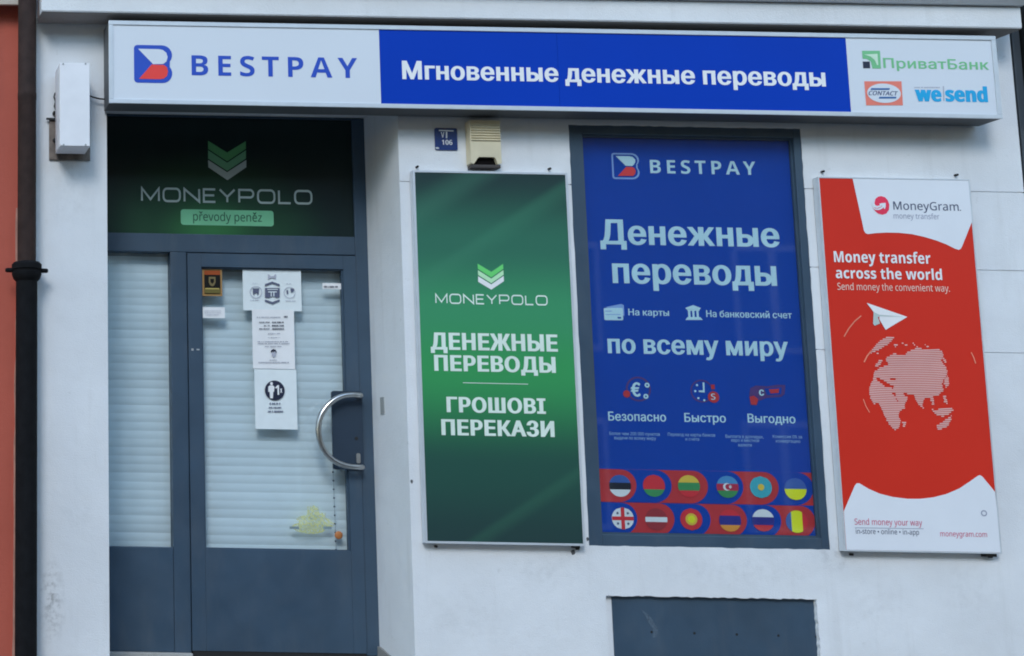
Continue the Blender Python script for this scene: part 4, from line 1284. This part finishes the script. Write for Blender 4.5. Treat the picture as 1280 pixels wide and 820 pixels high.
FILM = mat('poster_blue', seen(4, 58, 154), 0.6, spec=0.1, var=0.03, scale=1.5)
film = box('poster_film', bx0 + .001, bx1 - .001, WG, WG + 0.004, bz0_ + .001, bz1_ - .001, FILM, win)
WT = WG - 0.0012
PT = mat('poster_pale_blue', seen(158, 199, 228), 0.45)
PLINE = mat('poster_line_blue', seen(112, 150, 210), 0.45)
PRED = mat('poster_red', seen(158, 44, 56), 0.45)
b_logo(film, PLINE, PT, mat('poster_logo_red', seen(196, 52, 58), 0.45), 764, 191, 799, 223.6, WT, True)
text(film, 'BESTPAY', 813, 216.4, 945, 218.6, 16.6, WT, PT, bold=True, track=0.17, fat=-0.004)
text(film, 'Денежные', 750.5, 305, 975, 308, 30.6, WT, PT, fat=0.040, track=-0.015)
text(film, 'переводы', 766, 353.4, 971.5, 356.6, 32.0, WT, PT, fat=0.040, track=-0.015)
text(film, 'На карты', 785.6, 393.8, 836.5, 395.0, 8.2, WT, PT, fat=0.022, track=-0.01)
text(film, 'На банковский счет', 883, 396.0, 990, 398.0, 8.4, WT, PT, fat=0.022, track=-0.01)
text(film, 'по всему миру', 760, 441.4, 986, 444.6, 23.6, WT, PT, fat=0.040, track=-0.015)
text(film, 'Безопасно', 760.5, 525.6, 832.8, 526.8, 11.2, WT, PT, fat=0.022, track=-0.01)
text(film, 'Быстро', 855.7, 527.2, 907.6, 528.0, 11.0, WT, PT, fat=0.022, track=-0.01)
text(film, 'Выгодно', 934.8, 528.0, 994.6, 529.2, 11.0, WT, PT, fat=0.022, track=-0.01)
PTD = mat('poster_small_blue', seen(126, 168, 212), 0.45)
for s, xl, xr, y in (('Более чем 200 000 пунктов', 762, 825, 543.6), ('выдачи по всему миру', 768, 820, 549.0), ('Перевод на карты банков', 835, 894, 544.8), ('и счета', 857, 874, 550.6),
                     ('Выплата в долларах,', 907, 954.5, 547.2), ('евро и местной', 914, 949, 552), ('валюте', 923, 940, 558), ('Комиссия 0% за', 966, 1002.5, 547.4), ('конвертацию', 970, 1000.5, 553)):
    text(film, s, xl, y, xr, y + (xr - xl) * 0.017, 4.0, WT, PTD, fat=0.006)
# card and bank icons
CI = dict(o=(745, 375), s=9.143)
flat('card_icon', film, PLINE, [PX([(110, 80), (290, 45), (318, 60), (325, 180), (300, 180)], WT, **CI)], WT)
ci = flat('card_icon', film, PT, [PX([(88, 98), (100, 92), (295, 90), (305, 100), (312, 222), (300, 232), (108, 230), (95, 220)], WT - .001, **CI)], WT - .001)
for q in ([(108, 122), (180, 122), (180, 132), (108, 132)], [(110, 162), (280, 162), (280, 170), (110, 170)]):
    flat('icon_mark', ci, PLINE, [PX(q, WT - .002, **CI)], WT - .002)
flat('icon_mark', ci, FILM, [PX([(245, 192), (285, 195), (288, 212), (250, 212)], WT - .002, **CI)], WT - .002)
bm = bmesh.new()
for q in ([(1020, 90), (1110, 58), (1200, 92), (1185, 108), (1035, 106)], [(1040, 108), (1185, 108), (1180, 124), (1048, 122)], [(1050, 122), (1078, 122), (1082, 195), (1056, 195)], [(1098, 122), (1124, 122), (1128, 195), (1104, 195)], [(1146, 122), (1172, 122), (1176, 195), (1152, 195)], [(1046, 195), (1190, 195), (1222, 228), (1022, 228)]):
    bm_flat(bm, [PX(q, WT, **CI)], WT)
finish('bank_icon', bm, PT, film)
# three red icons
CI2 = dict(o=(740, 460), s=4.571)
def soft_ring(cx, cy, r, t):
    x, z = W(740 + cx / 4.571, 460 + cy / 4.571, WT); return [disc(x, z, r / 4.571 / 238, 24), disc(x, z, r * t / 4.571 / 238, 24)]
DRED = mat('poster_dim_red', seen(66, 46, 112), 0.45)
i1 = flat('safe_icon', film, DRED, soft_ring(265, 120, 72, 0.86), WT, True)
x, z = W(740 + 198 / 4.571, 460 + 148 / 4.571, WT - .001)
flat('icon_mark', i1, PRED, [disc(x, z, 0.019, 16)], WT - .001)
text(i1, '€', 740 + 222 / 4.571, 460 + 160 / 4.571, 740 + 280 / 4.571, 460 + 162 / 4.571, 16.8, WT - .001, PT, fat=0.05, name='icon_mark')
for cx, cy in ((315, 98), (308, 162)):
    x, z = W(740 + cx / 4.571, 460 + cy / 4.571, WT - .001)
    flat('icon_mark', i1, PT, [disc(x, z, 0.0135, 12), disc(x, z, 0.005, 8)], WT - .001, True)
i2 = flat('clock_icon', film, DRED, soft_ring(628, 132, 66, 0.88), WT, True)
flat('icon_mark', i2, PT, [PX([(632, 82), (642, 82), (644, 140), (610, 137), (610, 128), (634, 128)], WT - .001, **CI2)], WT - .001)
for cx, cy in ((600, 98), (590, 132), (608, 172), (642, 184)):
    x, z = W(740 + cx / 4.571, 460 + cy / 4.571, WT - .001)
    flat('icon_mark', i2, PT, [disc(x, z, 0.006, 8)], WT - .001)
x, z = W(740 + 694 / 4.571, 460 + 166 / 4.571, WT - .0005)
bg = flat('icon_mark', i2, PRED, [disc(x, z, 0.030, 20)], WT - .0015)
text(bg, 'S', 740 + 681 / 4.571, 460 + 180 / 4.571, 740 + 706 / 4.571, 460 + 181 / 4.571, 7.4, WT - .0025, PT, fat=0.02, name='icon_mark')
flat('icon_mark', i2, PRED, [PX([(680, 95), (700, 95), (702, 120), (682, 120)], WT - .001, **CI2)], WT - .001)
i3 = flat('hand_icon', film, DRED, [PX([(905, 115), (935, 100), (1000, 105), (1060, 95), (1105, 98), (1100, 150), (1080, 165), (1000, 170), (950, 190), (940, 215), (905, 210), (898, 160)], WT, **CI2)], WT)
flat('icon_mark', i3, PRED, [PX([(900, 165), (925, 158), (950, 178), (940, 210), (910, 208)], WT - .001, **CI2)], WT - .001)
flat('icon_mark', i3, FILM, [PX([(985, 118), (1085, 110), (1080, 150), (1000, 155)], WT - .001, **CI2)], WT - .001)
flat('icon_mark', i3, PRED, [PX([(1010, 122), (1070, 118), (1066, 142), (1020, 146)], WT - .002, **CI2)], WT - .002)
text(i3, 'с', 740 + 955 / 4.571, 460 + 156 / 4.571, 740 + 985 / 4.571, 460 + 157 / 4.571, 9.5, WT - .002, PT, fat=0.04, name='icon_mark')
# flag band: overlapping pills
CF = dict(o=(740, 580), s=4.414)
def pill(xe, yt, yb, m, lay):
    sl = 0.018
    y0, y1 = yt + (xe - 140) * sl, yb + (xe - 140) * sl
    r = (y1 - y0) / 2
    xl = 30
    yl0, yl1 = yt + (xl - 140) * sl, yb + (xl - 140) * sl
    pts = [(xl, yl0)] + [(xe - r + r * math.sin(math.radians(a)), (y0 + y1) / 2 - r * math.cos(math.radians(a))) for a in range(0, 181, 12)] + [(xl, yl1)]
    zlo, zhi = bz0_ + 0.013, bz1_
    Yp = WG - 0.0006 - lay * 0.00045
    w = [(min(max(a, bx0 + 0.0012), bx1 - 0.0012), max(b, zlo)) for a, b in PX(pts, Yp, **CF)]
    flat('flag_band', film, m, [w], Yp)
for i, xe in enumerate((245, 440, 640, 835, 1030, 1222)):
    pill(xe, 28, 208, (PRED, FILM)[i % 2], 6 - i)
pill(1330, 28, 208, PRED, 0)
for i, xe in enumerate((250, 455, 655, 855, 1045, 1232)):
    pill(xe, 211, 391, (FILM, PRED)[i % 2], 6 - i)
pill(1420, 211, 391, FILM, 0)
FR = 13.7 / 238
FLY = WG - 0.0050
C = lambda n, r, g, b: mat('flag_' + n, seen(r, g, b), 0.45)
fb, fk, fwh, fr_, fg_ = C('blue', 44, 84, 160), C('black', 12, 24, 46), C('white', 186, 212, 226), C('red', 176, 42, 58), C('green', 48, 128, 84)
fy, fyl, fdr, for_, fnv = C('gold', 196, 172, 70), C('yellow', 214, 206, 40), C('maroon', 128, 42, 56), C('orange', 196, 132, 60), C('navy', 34, 40, 128)
fcy, faz, flb = C('teal', 48, 152, 178), C('crimson', 150, 36, 72), C('sky', 60, 128, 186)
def strips(cx, cy, parts, vertical=False):
    px, py = 740 + cx / 4.414, 580 + cy / 4.414
    x, z = W(px, py, FLY)
    mats = []; bm = bmesh.new()
    for v0, v1, m in parts:                          # from top (0) to bottom (1)
        if m not in mats: mats.append(m)
        c = []
        a, b = 1 - 2 * v1, 1 - 2 * v0
        for i in range(13):
            s = a + (b - a) * i / 12; c.append((math.sqrt(max(0, 1 - s * s)), s))
        for i in range(13):
            s = b + (a - b) * i / 12; c.append((-math.sqrt(max(0, 1 - s * s)), s))
        if vertical: c = [(-q, p) for p, q in c]
        cl = []
        for p in c:
            if not cl or math.hypot(p[0] - cl[-1][0], p[1] - cl[-1][1]) > 1e-4: cl.append(p)
        if math.hypot(cl[0][0] - cl[-1][0], cl[0][1] - cl[-1][1]) < 1e-4: cl.pop()
        bm_flat(bm, [[(x + p[0] * FR, z + p[1] * FR) for p in cl]], FLY, mats.index(m))
    return finish('flag_roundel', bm, mats, film), x, z
T3 = lambda a, b, c: [(0, .36, a), (.36, .67, b), (.67, 1, c)]
strips(155, 120, T3(fb, fk, fwh)); strips(342, 120, [(0, .66, fr_), (.66, 1, fg_)]); strips(535, 122, [(0, .34, fy), (.34, .70, fg_), (.70, 1, fr_)])
o, x, z = strips(748, 126, T3(flb, faz, fg_))
flat('roundel_mark', o, fwh, [disc(x - .004, z, .020, 20), disc(x + .003, z, .0155, 20)], FLY - .001, True)
flat('roundel_mark', o, fwh, [disc(x + .014, z, .0075, 8)], FLY - .001)
o, x, z = strips(932, 128, [(0, 1, fcy)]); flat('roundel_mark', o, fy, [disc(x, z, .017, 16)], FLY - .001)
strips(1123, 138, [(0, .5, fb), (.5, 1, fyl)])
o, x, z = strips(170, 300, [(0, 1, fwh)])
flat('roundel_mark', o, fr_, [[(x - .0095, z - .0565), (x + .0095, z - .0565), (x + .0095, z - .0095), (x + .0565, z - .0095), (x + .0565, z + .0095), (x + .0095, z + .0095), (x + .0095, z + .0565), (x - .0095, z + .0565), (x - .0095, z + .0095), (x - .0565, z + .0095), (x - .0565, z - .0095), (x - .0095, z - .0095)]], FLY - .001)
for a, b in ((-1, -1), (-1, 1), (1, -1), (1, 1)):
    flat('roundel_mark', o, INK, [disc(x + a * .027, z + b * .027, .0065, 8)], FLY - .001)
strips(355, 305, [(0, .40, fdr), (.40, .62, fwh), (.62, 1, fdr)])
o, x, z = strips(548, 305, [(0, 1, fr_)]); flat('roundel_mark', o, fy, [disc(x, z, .031, 20)], FLY - .001); flat('roundel_mark', o, fyl, [disc(x, z, .019, 16)], FLY - .002)
strips(762, 312, [(0, .28, fr_), (.28, .70, fnv), (.70, 1, for_)]); strips(945, 310, [(0, .36, fwh), (.36, .72, fnv), (.72, 1, fr_)])
strips(1130, 318, [(0, .26, fb), (.26, .76, fyl), (.76, 1, fr_)], True)
box('glass_pane', bx0 - .002, bx1 + .002, 0.0225, 0.0255, bz0_ - .002, bz1_ + .002, GLASS, win)

# ---------------------------------------------------------------- red poster panel
MPY = -0.045
MRED = mat('poster_signal_red', seen(168, 38, 26), 0.5, spec=0.25, var=0.03, scale=2)
MWH = mat('poster_cool_white', seen(180, 200, 224), 0.5, spec=0.25, var=0.02)
mp, mpp, MT = framed('red_poster', 'tall red money transfer panel with world globe at the far right', 1039.5, 1232.3, 222.8, 690.3, MPY, 0.040, 0.007, MRED, SF)
mx0_, mx1_, mz0_, mz1_ = RECT(1039.5, 1232.3, 222.8, 690.3, MT)
def clampP(pts):
    i = 0.0078
    return [(min(max(a, mx0_ + i), mx1_ - i), min(max(b, mz0_ + i), mz1_ - i)) for a, b in pts]
C8 = dict(o=(1000, 200), s=3.154)
flat('white_field', mpp, MWH, [clampP(PX([(205, 40), (700, 40), (690, 235), (678, 244), (640, 338), (634, 350), (626, 354), (612, 350), (580, 334), (540, 318), (490, 303), (440, 292), (390, 287), (340, 286), (300, 288), (268, 292), (258, 288), (252, 278), (244, 240)], MT, **C8))], MT)
C9 = dict(o=(1000, 440), s=2.158)
flat('white_field', mpp, MWH, [clampP(PX([(90, 492), (118, 430), (148, 360), (153, 354), (160, 354), (185, 369), (215, 382), (250, 391), (290, 396), (325, 396), (360, 392), (395, 383), (430, 368), (460, 348), (478, 335), (485, 332), (492, 336), (526, 377), (560, 420), (560, 570), (90, 570)], MT, **C9))], MT)
MT1 = MT - 0.001
CG = dict(o=(1080, 235), s=9.143)
MAG = mat('poster_crimson', seen(196, 40, 78), 0.45)
gx_, gz_ = W(1080 + 205 / 9.143, 235 + 202 / 9.143, MT1)
mg = flat('logo_emblem', mpp, MAG, [PX([(120, 170), (130, 125), (160, 100), (195, 92), (240, 105), (272, 140), (290, 190), (285, 250), (255, 292), (210, 306), (160, 292), (125, 260), (100, 225)], MT1, **CG)], MT1)
flat('emblem_field', mg, MWH, [PX([(98, 208), (125, 232), (160, 235), (190, 222), (210, 205), (185, 200), (175, 180), (205, 172), (248, 170), (248, 212), (240, 240), (225, 232), (228, 218), (200, 240), (165, 252), (130, 250), (108, 234)], MT1 - .001, **CG)], MT1 - .001)
flat('emblem_field', mg, MWH, [PX([(86, 150), (117, 165), (128, 196), (150, 206), (190, 196), (200, 212), (150, 230), (112, 220), (94, 200)], MT1 - .0015, **CG)], MT1 - .0015)
MGT = mat('poster_slate_ink', seen(52, 66, 98), 0.45); MGL = mat('poster_pale_ink', seen(120, 136, 166), 0.45); MGR = mat('poster_rose_ink', seen(160, 66, 110), 0.45)
x, z = W(1200.6, 262.9, MT1); flat('printed_mark', mpp, MGT if 'MGT' in dir() else INK, [disc(x, z, .0032, 8)], MT1)
text(mpp, 'MoneyGram', 1117, 262.0, 1198.6, 263.3, 10.2, MT1, MGT, fat=0.010)
text(mpp, 'money transfer', 1117.2, 273.0, 1174.5, 274.2, 6.8, MT1, MGL, fat=0.002)
text(mpp, 'Money transfer', 1042.8, 327.6, 1163.5, 329.6, 13.6, MT1, PRINT_WHITE, bold=True, fat=0.006)
text(mpp, 'across the world', 1045, 347.6, 1178, 350.0, 13.2, MT1, PRINT_WHITE, bold=True, fat=0.006)
text(mpp, 'Send money the convenient way.', 1047, 362.0, 1187.5, 364.8, 8.6, MT1, mat('poster_pink_ink', seen(226, 178, 178), 0.45), fat=0.002)
text(mpp, 'Send money your way', 1068.5, 655.6, 1153, 657.4, 7.6, MT1, MGR, fat=0.006)
flat('rule_line', mpp, MGL, [PX([(1068.5, 659.3), (1154.5, 660.6), (1154.5, 661.3), (1068.5, 660.0)], MT1)], MT1)
text(mpp, 'in-store • online • in-app', 1070, 667.0, 1149, 668.6, 6.4, MT1, MGT, fat=0.004)
text(mpp, 'moneygram.com', 1175.5, 670.2, 1234, 671.4, 6.6, MT1, MGR, fat=0.006)
x, z = W(1230, 641.5, MT1); flat('printed_mark', mpp, MGL, [disc(x, z, .016, 16), disc(x, z, .010, 16)], MT1, True)
# paper plane
CPn = dict(o=(1040, 365), s=11.636)
plm = flat('paper_plane_print', mpp, mat('plane_white', seen(196, 216, 226), 0.45), [PX([(505, 158), (1095, 362), (780, 550), (690, 400), (690, 330), (605, 290)], MT1, **CPn)], MT1)
flat('plane_fold', plm, mat('plane_grey', seen(150, 176, 186), 0.45), [PX([(605, 290), (690, 330), (1060, 360), (690, 352), (668, 370), (700, 458), (620, 490), (598, 462)], MT1 - .001, **CPn)], MT1 - .001)
PNK = mat('poster_salmon', seen(218, 118, 104), 0.45)
def stroke_px(pts, t, C, Y, m, parent, nm='motion_line'):
    w = PX(pts, Y, **C)
    return flat(nm, parent, m, stroke_poly(w, t), Y)
stroke_px([(425, 345), (330, 425), (245, 530), (175, 650)], 0.006, CPn, MT1, PNK, mpp)
CW = dict(o=(1060, 410), s=5.857)
stroke_px([(902, 178), (920, 215), (935, 260)], 0.006, CW, MT1, PNK, mpp)
stroke_px([(112, 520), (130, 570), (158, 618)], 0.005, CW, MT1, PNK, mpp)
stroke_px([(118, 250), (140, 205), (172, 165)], 0.007, CW, MT1, PNK, mpp)
# striped globe
land = [
    [(150, 445), (180, 392), (186, 345), (203, 312), (235, 290), (262, 268), (282, 212), (345, 178), (360, 192), (415, 192), (445, 165), (480, 155), (505, 132), (560, 156), (605, 150), (640, 152), (668, 150), (690, 180), (697, 215), (678, 240), (700, 272), (722, 300), (728, 340), (700, 375), (690, 400), (697, 462), (662, 490), (618, 505), (632, 540), (622, 570), (600, 512), (560, 515), (545, 545), (552, 590), (522, 560), (488, 500), (478, 482), (400, 472), (440, 508), (415, 550), (412, 585), (375, 605), (372, 640), (387, 690), (372, 728), (348, 746), (322, 732), (285, 680), (268, 640), (245, 580), (222, 555), (185, 556), (162, 505)],
    [(195, 272), (238, 228), (252, 244), (215, 288)],
    [(165, 190), (195, 132), (258, 76), (318, 54), (342, 70), (292, 116), (238, 156), (192, 176)],
    [(608, 590), (650, 604), (672, 592), (740, 590), (782, 600), (745, 632), (690, 652), (640, 632)],
    [(690, 690), (756, 645), (752, 690), (722, 732), (660, 746), (653, 715)],
    [(690, 490), (716, 502), (728, 568), (705, 545)],
    [(722, 350), (745, 390), (722, 450), (702, 402)],
    [(398, 685), (432, 678), (416, 727), (402, 715)],
    [(690, 222), (708, 228), (736, 268), (712, 258)],
    [(334, 122), (368, 108), (372, 118), (342, 136)], [(392, 102), (436, 116), (430, 124), (396, 116)], [(472, 100), (484, 106), (504, 132), (488, 128)], [(566, 120), (582, 124), (602, 146), (580, 144)],
    [(208, 182), (230, 172), (228, 188), (212, 194)],
]
sea = [[(205, 365), (240, 372), (330, 420), (332, 440), (270, 424), (215, 385)], [(312, 362), (355, 368), (350, 378), (314, 374)], [(235, 255), (262, 235), (290, 240), (300, 262), (270, 275), (245, 282)], [(345, 508), (356, 508), (378, 545), (366, 540)], [(325, 472), (345, 475), (345, 492), (330, 486)]]
bm = bmesh.new()
def spans(poly, y):
    xs_ = []
    n = len(poly)
    for i in range(n):
        (x0, y0), (x1, y1) = poly[i], poly[(i + 1) % n]
        if (y0 <= y < y1) or (y1 <= y < y0):
            xs_.append(x0 + (y - y0) * (x1 - x0) / (y1 - y0))
    xs_.sort()
    return list(zip(xs_[::2], xs_[1::2]))
y = 54
row = 0
while y < 748:
    sp = []
    for pg in land:
        sp += spans(pg, y)
    for pg in sea:
        for a, b in spans(pg, y):
            nsp = []
            for c, d in sp:
                if b <= c or a >= d: nsp.append((c, d)); continue
                if a > c: nsp.append((c, a))
                if b < d: nsp.append((b, d))
            sp = nsp
    for a, b in sp:
        a += rnd.uniform(-5, 5); b += rnd.uniform(-5, 5)
        if b - a < 4: continue
        k = max(1, int((b - a) / 60))
        top, bot = [], []
        for i in range(k + 1):
            xx = a + (b - a) * i / k
            sag = -26 * ((xx - 440) / 300) ** 2 + 13
            top.append((xx, y + sag * 0.35 - 4.2)); bot.append((xx, y + sag * 0.35 + 4.2))
        w = PX(top + bot[::-1], MT1, **CW)
        vs = [bm.verts.new((q[0], MT1, q[1])) for q in w]
        n = len(top)
        for i in range(n - 1):
            f = bm.faces.new((vs[i], vs[i + 1], vs[2 * n - 2 - i], vs[2 * n - 1 - i]))
    y += 13.2
    row += 1
bmesh.ops.recalc_face_normals(bm, faces=bm.faces)
finish('globe_print', bm, mat('poster_globe_pink', seen(226, 160, 166), 0.45), mpp)

# ---------------------------------------------------------------- fixings of the two panels
def stud(parent, px, py, r, label=None):
    x, z = W(px, py, -0.01)
    bm = bmesh.new(); bm_tube(bm, [(x, 0.002, z), (x, -0.018, z), (x, -0.021, z)], [r, r, r * 0.6], 10)
    return finish('fixing_stud', bm, BLACK, parent)
for px, py in ((521.5, 208.5), (687, 211), (545, 683), (722, 686)): stud(gp, px, py, 0.0065)
for px, py in ((1028.5, 214.5), (1195.5, 218.8), (1064.5, 693), (1238, 696)): stud(mp, px, py, 0.0065)
def bracket(parent, px, py, w):
    x, z = W(px, py, -0.02)
    box('wall_bracket', x - w, x + w, -0.03, -0.0015, z - 0.008, z + 0.012, BLACK, parent, 0.002)
bracket(gp, 720, 683, 0.016); bracket(mp, 1237, 694, 0.030)

# holes and chips in the plaster
bm = bmesh.new()
chip = mat('plaster_hole', (0.10, 0.105, 0.11), 0.9)
for px, py, r in ((514.5, 602, 0.008), (734.5, 674, 0.008), (716, 690, 0.012)):
    x, z = W(px, py, 0)
    bm = bmesh.new()
    pts = [(x + r * rnd.uniform(.6, 1.1) * math.cos(a * .7), z + 1.4 * r * rnd.uniform(.6, 1.1) * math.sin(a * .7)) for a in range(9)]
    bm_flat(bm, [pts], -0.0008)
    finish('plaster_chip', bm, chip, house)

# old grime marks on the plaster, each with a shape of its own
def grime(name, col, seed, strength):
    m = bpy.data.materials.new(name); m.use_nodes = True
    n, l = m.node_tree.nodes, m.node_tree.links
    p = n['Principled BSDF']; p.inputs['Base Color'].default_value = (*col, 1); p.inputs['Roughness'].default_value = 0.9; p.inputs['Specular IOR Level'].default_value = 0.1
    tc = n.new('ShaderNodeTexCoord'); g = n.new('ShaderNodeNewGeometry')
    mp = n.new('ShaderNodeMapping'); mp.inputs['Location'].default_value = (-1, 0, -1); mp.inputs['Scale'].default_value = (2, 0, 2)
    l.new(tc.outputs['Generated'], mp.inputs[0])
    ln = n.new('ShaderNodeVectorMath'); ln.operation = 'LENGTH'; l.new(mp.outputs[0], ln.inputs[0])
    t = n.new('ShaderNodeTexNoise'); t.noise_dimensions = '4D'; t.inputs['W'].default_value = seed; t.inputs['Scale'].default_value = 22; t.inputs['Detail'].default_value = 8; t.inputs['Roughness'].default_value = 0.7
    l.new(g.outputs['Position'], t.inputs['Vector'])
    a = n.new('ShaderNodeMapRange'); a.inputs[1].default_value = 1.0; a.inputs[2].default_value = 0.1; l.new(ln.outputs['Value'], a.inputs[0])
    b = n.new('ShaderNodeMapRange'); b.inputs[1].default_value = 0.46; b.inputs[2].default_value = 0.75; b.inputs[4].default_value = strength; l.new(t.outputs['Fac'], b.inputs[0])
    mu = n.new('ShaderNodeMath'); mu.operation = 'MULTIPLY'; l.new(a.outputs[0], mu.inputs[0]); l.new(b.outputs[0], mu.inputs[1])
    tr = n.new('ShaderNodeBsdfTransparent'); mx = n.new('ShaderNodeMixShader')
    l.new(mu.outputs[0], mx.inputs[0]); l.new(tr.outputs[0], mx.inputs[1]); l.new(p.outputs[0], mx.inputs[2]); l.new(mx.outputs[0], n['Material Output'].inputs[0])
    return m
for k, (a, b, c, d, st_) in enumerate(((46, 84, 690, 818, 0.7), (60, 130, 610, 675, 0.12), (610, 760, 680, 745, 0.13), (790, 1050, 686, 742, 0.12), (515, 660, 730, 818, 0.1), (1040, 1150, 700, 818, 0.1), (1160, 1266, 690, 790, 0.1), (55, 130, 195, 300, 0.1), (1010, 1080, 665, 720, 0.3))):
    x0, x1, z0, z1 = RECT(a, b, c, d, -0.0012)
    bm = bmesh.new(); bm_flat(bm, [[(x0, z0), (x1, z0), (x1, z1), (x0, z1)]], -0.0006 - 0.0002 * k)
    finish('grime_patch', bm, grime('grime_%d' % k, (0.26, 0.26, 0.25), k * 3.7, st_), house)

# ---------------------------------------------------------------- cellar hatch
hat = thing('cellar_hatch', 'slate grey steel hatch set low in the plaster below the shop window', 'hatch', ((HX0 + HX1) / 2, 0.03, HZ0))
HYP = 0.022
hl = W(767, 790, HYP)[0]
box('plate', hl, HX1 + 0.012, HYP, HYP + 0.01, HZ0 - 0.01, HZ1 + 0.012, GREY_PAINT, hat, 0.002)
box('backing', HX0 - 0.012, hl - 0.001, HYP + 0.004, HYP + 0.03, HZ0 - 0.01, HZ1 + 0.012, WALL, hat)
for px, py in ((814.5, 790), (868, 791.5), (921, 793), (973, 794.5)):
    x, z = W(px, py, HYP)
    bm = bmesh.new(); bm_slab(bm, [disc(x, z, 0.0065, 12)], HYP - 0.0008, HYP - 0.0001)
    finish('screw_hole', bm, BLACK, hat)
x, z = W(1021, 797, HYP)
flat('notch', hat, BLACK, [[(x - .012, z + .006), (x + .014, z + .012), (x + .014, z - .010), (x + .002, z - .006)]], HYP - .0008)
C4 = dict(o=(740, 730), s=9.11)
flat('scrape', hat, mat('scraped_paint', (0.075, 0.112, 0.155), 0.6, var=0.35, scale=90), [PX([(560, 285), (590, 310), (650, 360), (690, 410), (715, 460), (752, 510), (745, 560), (735, 600), (700, 612), (682, 590), (700, 560), (690, 500), (640, 430), (620, 380), (585, 330)], HYP - .0008, **C4)], HYP - .0008)

bpy.data.objects.remove(_fo)
bpy.data.curves.remove(_fc)
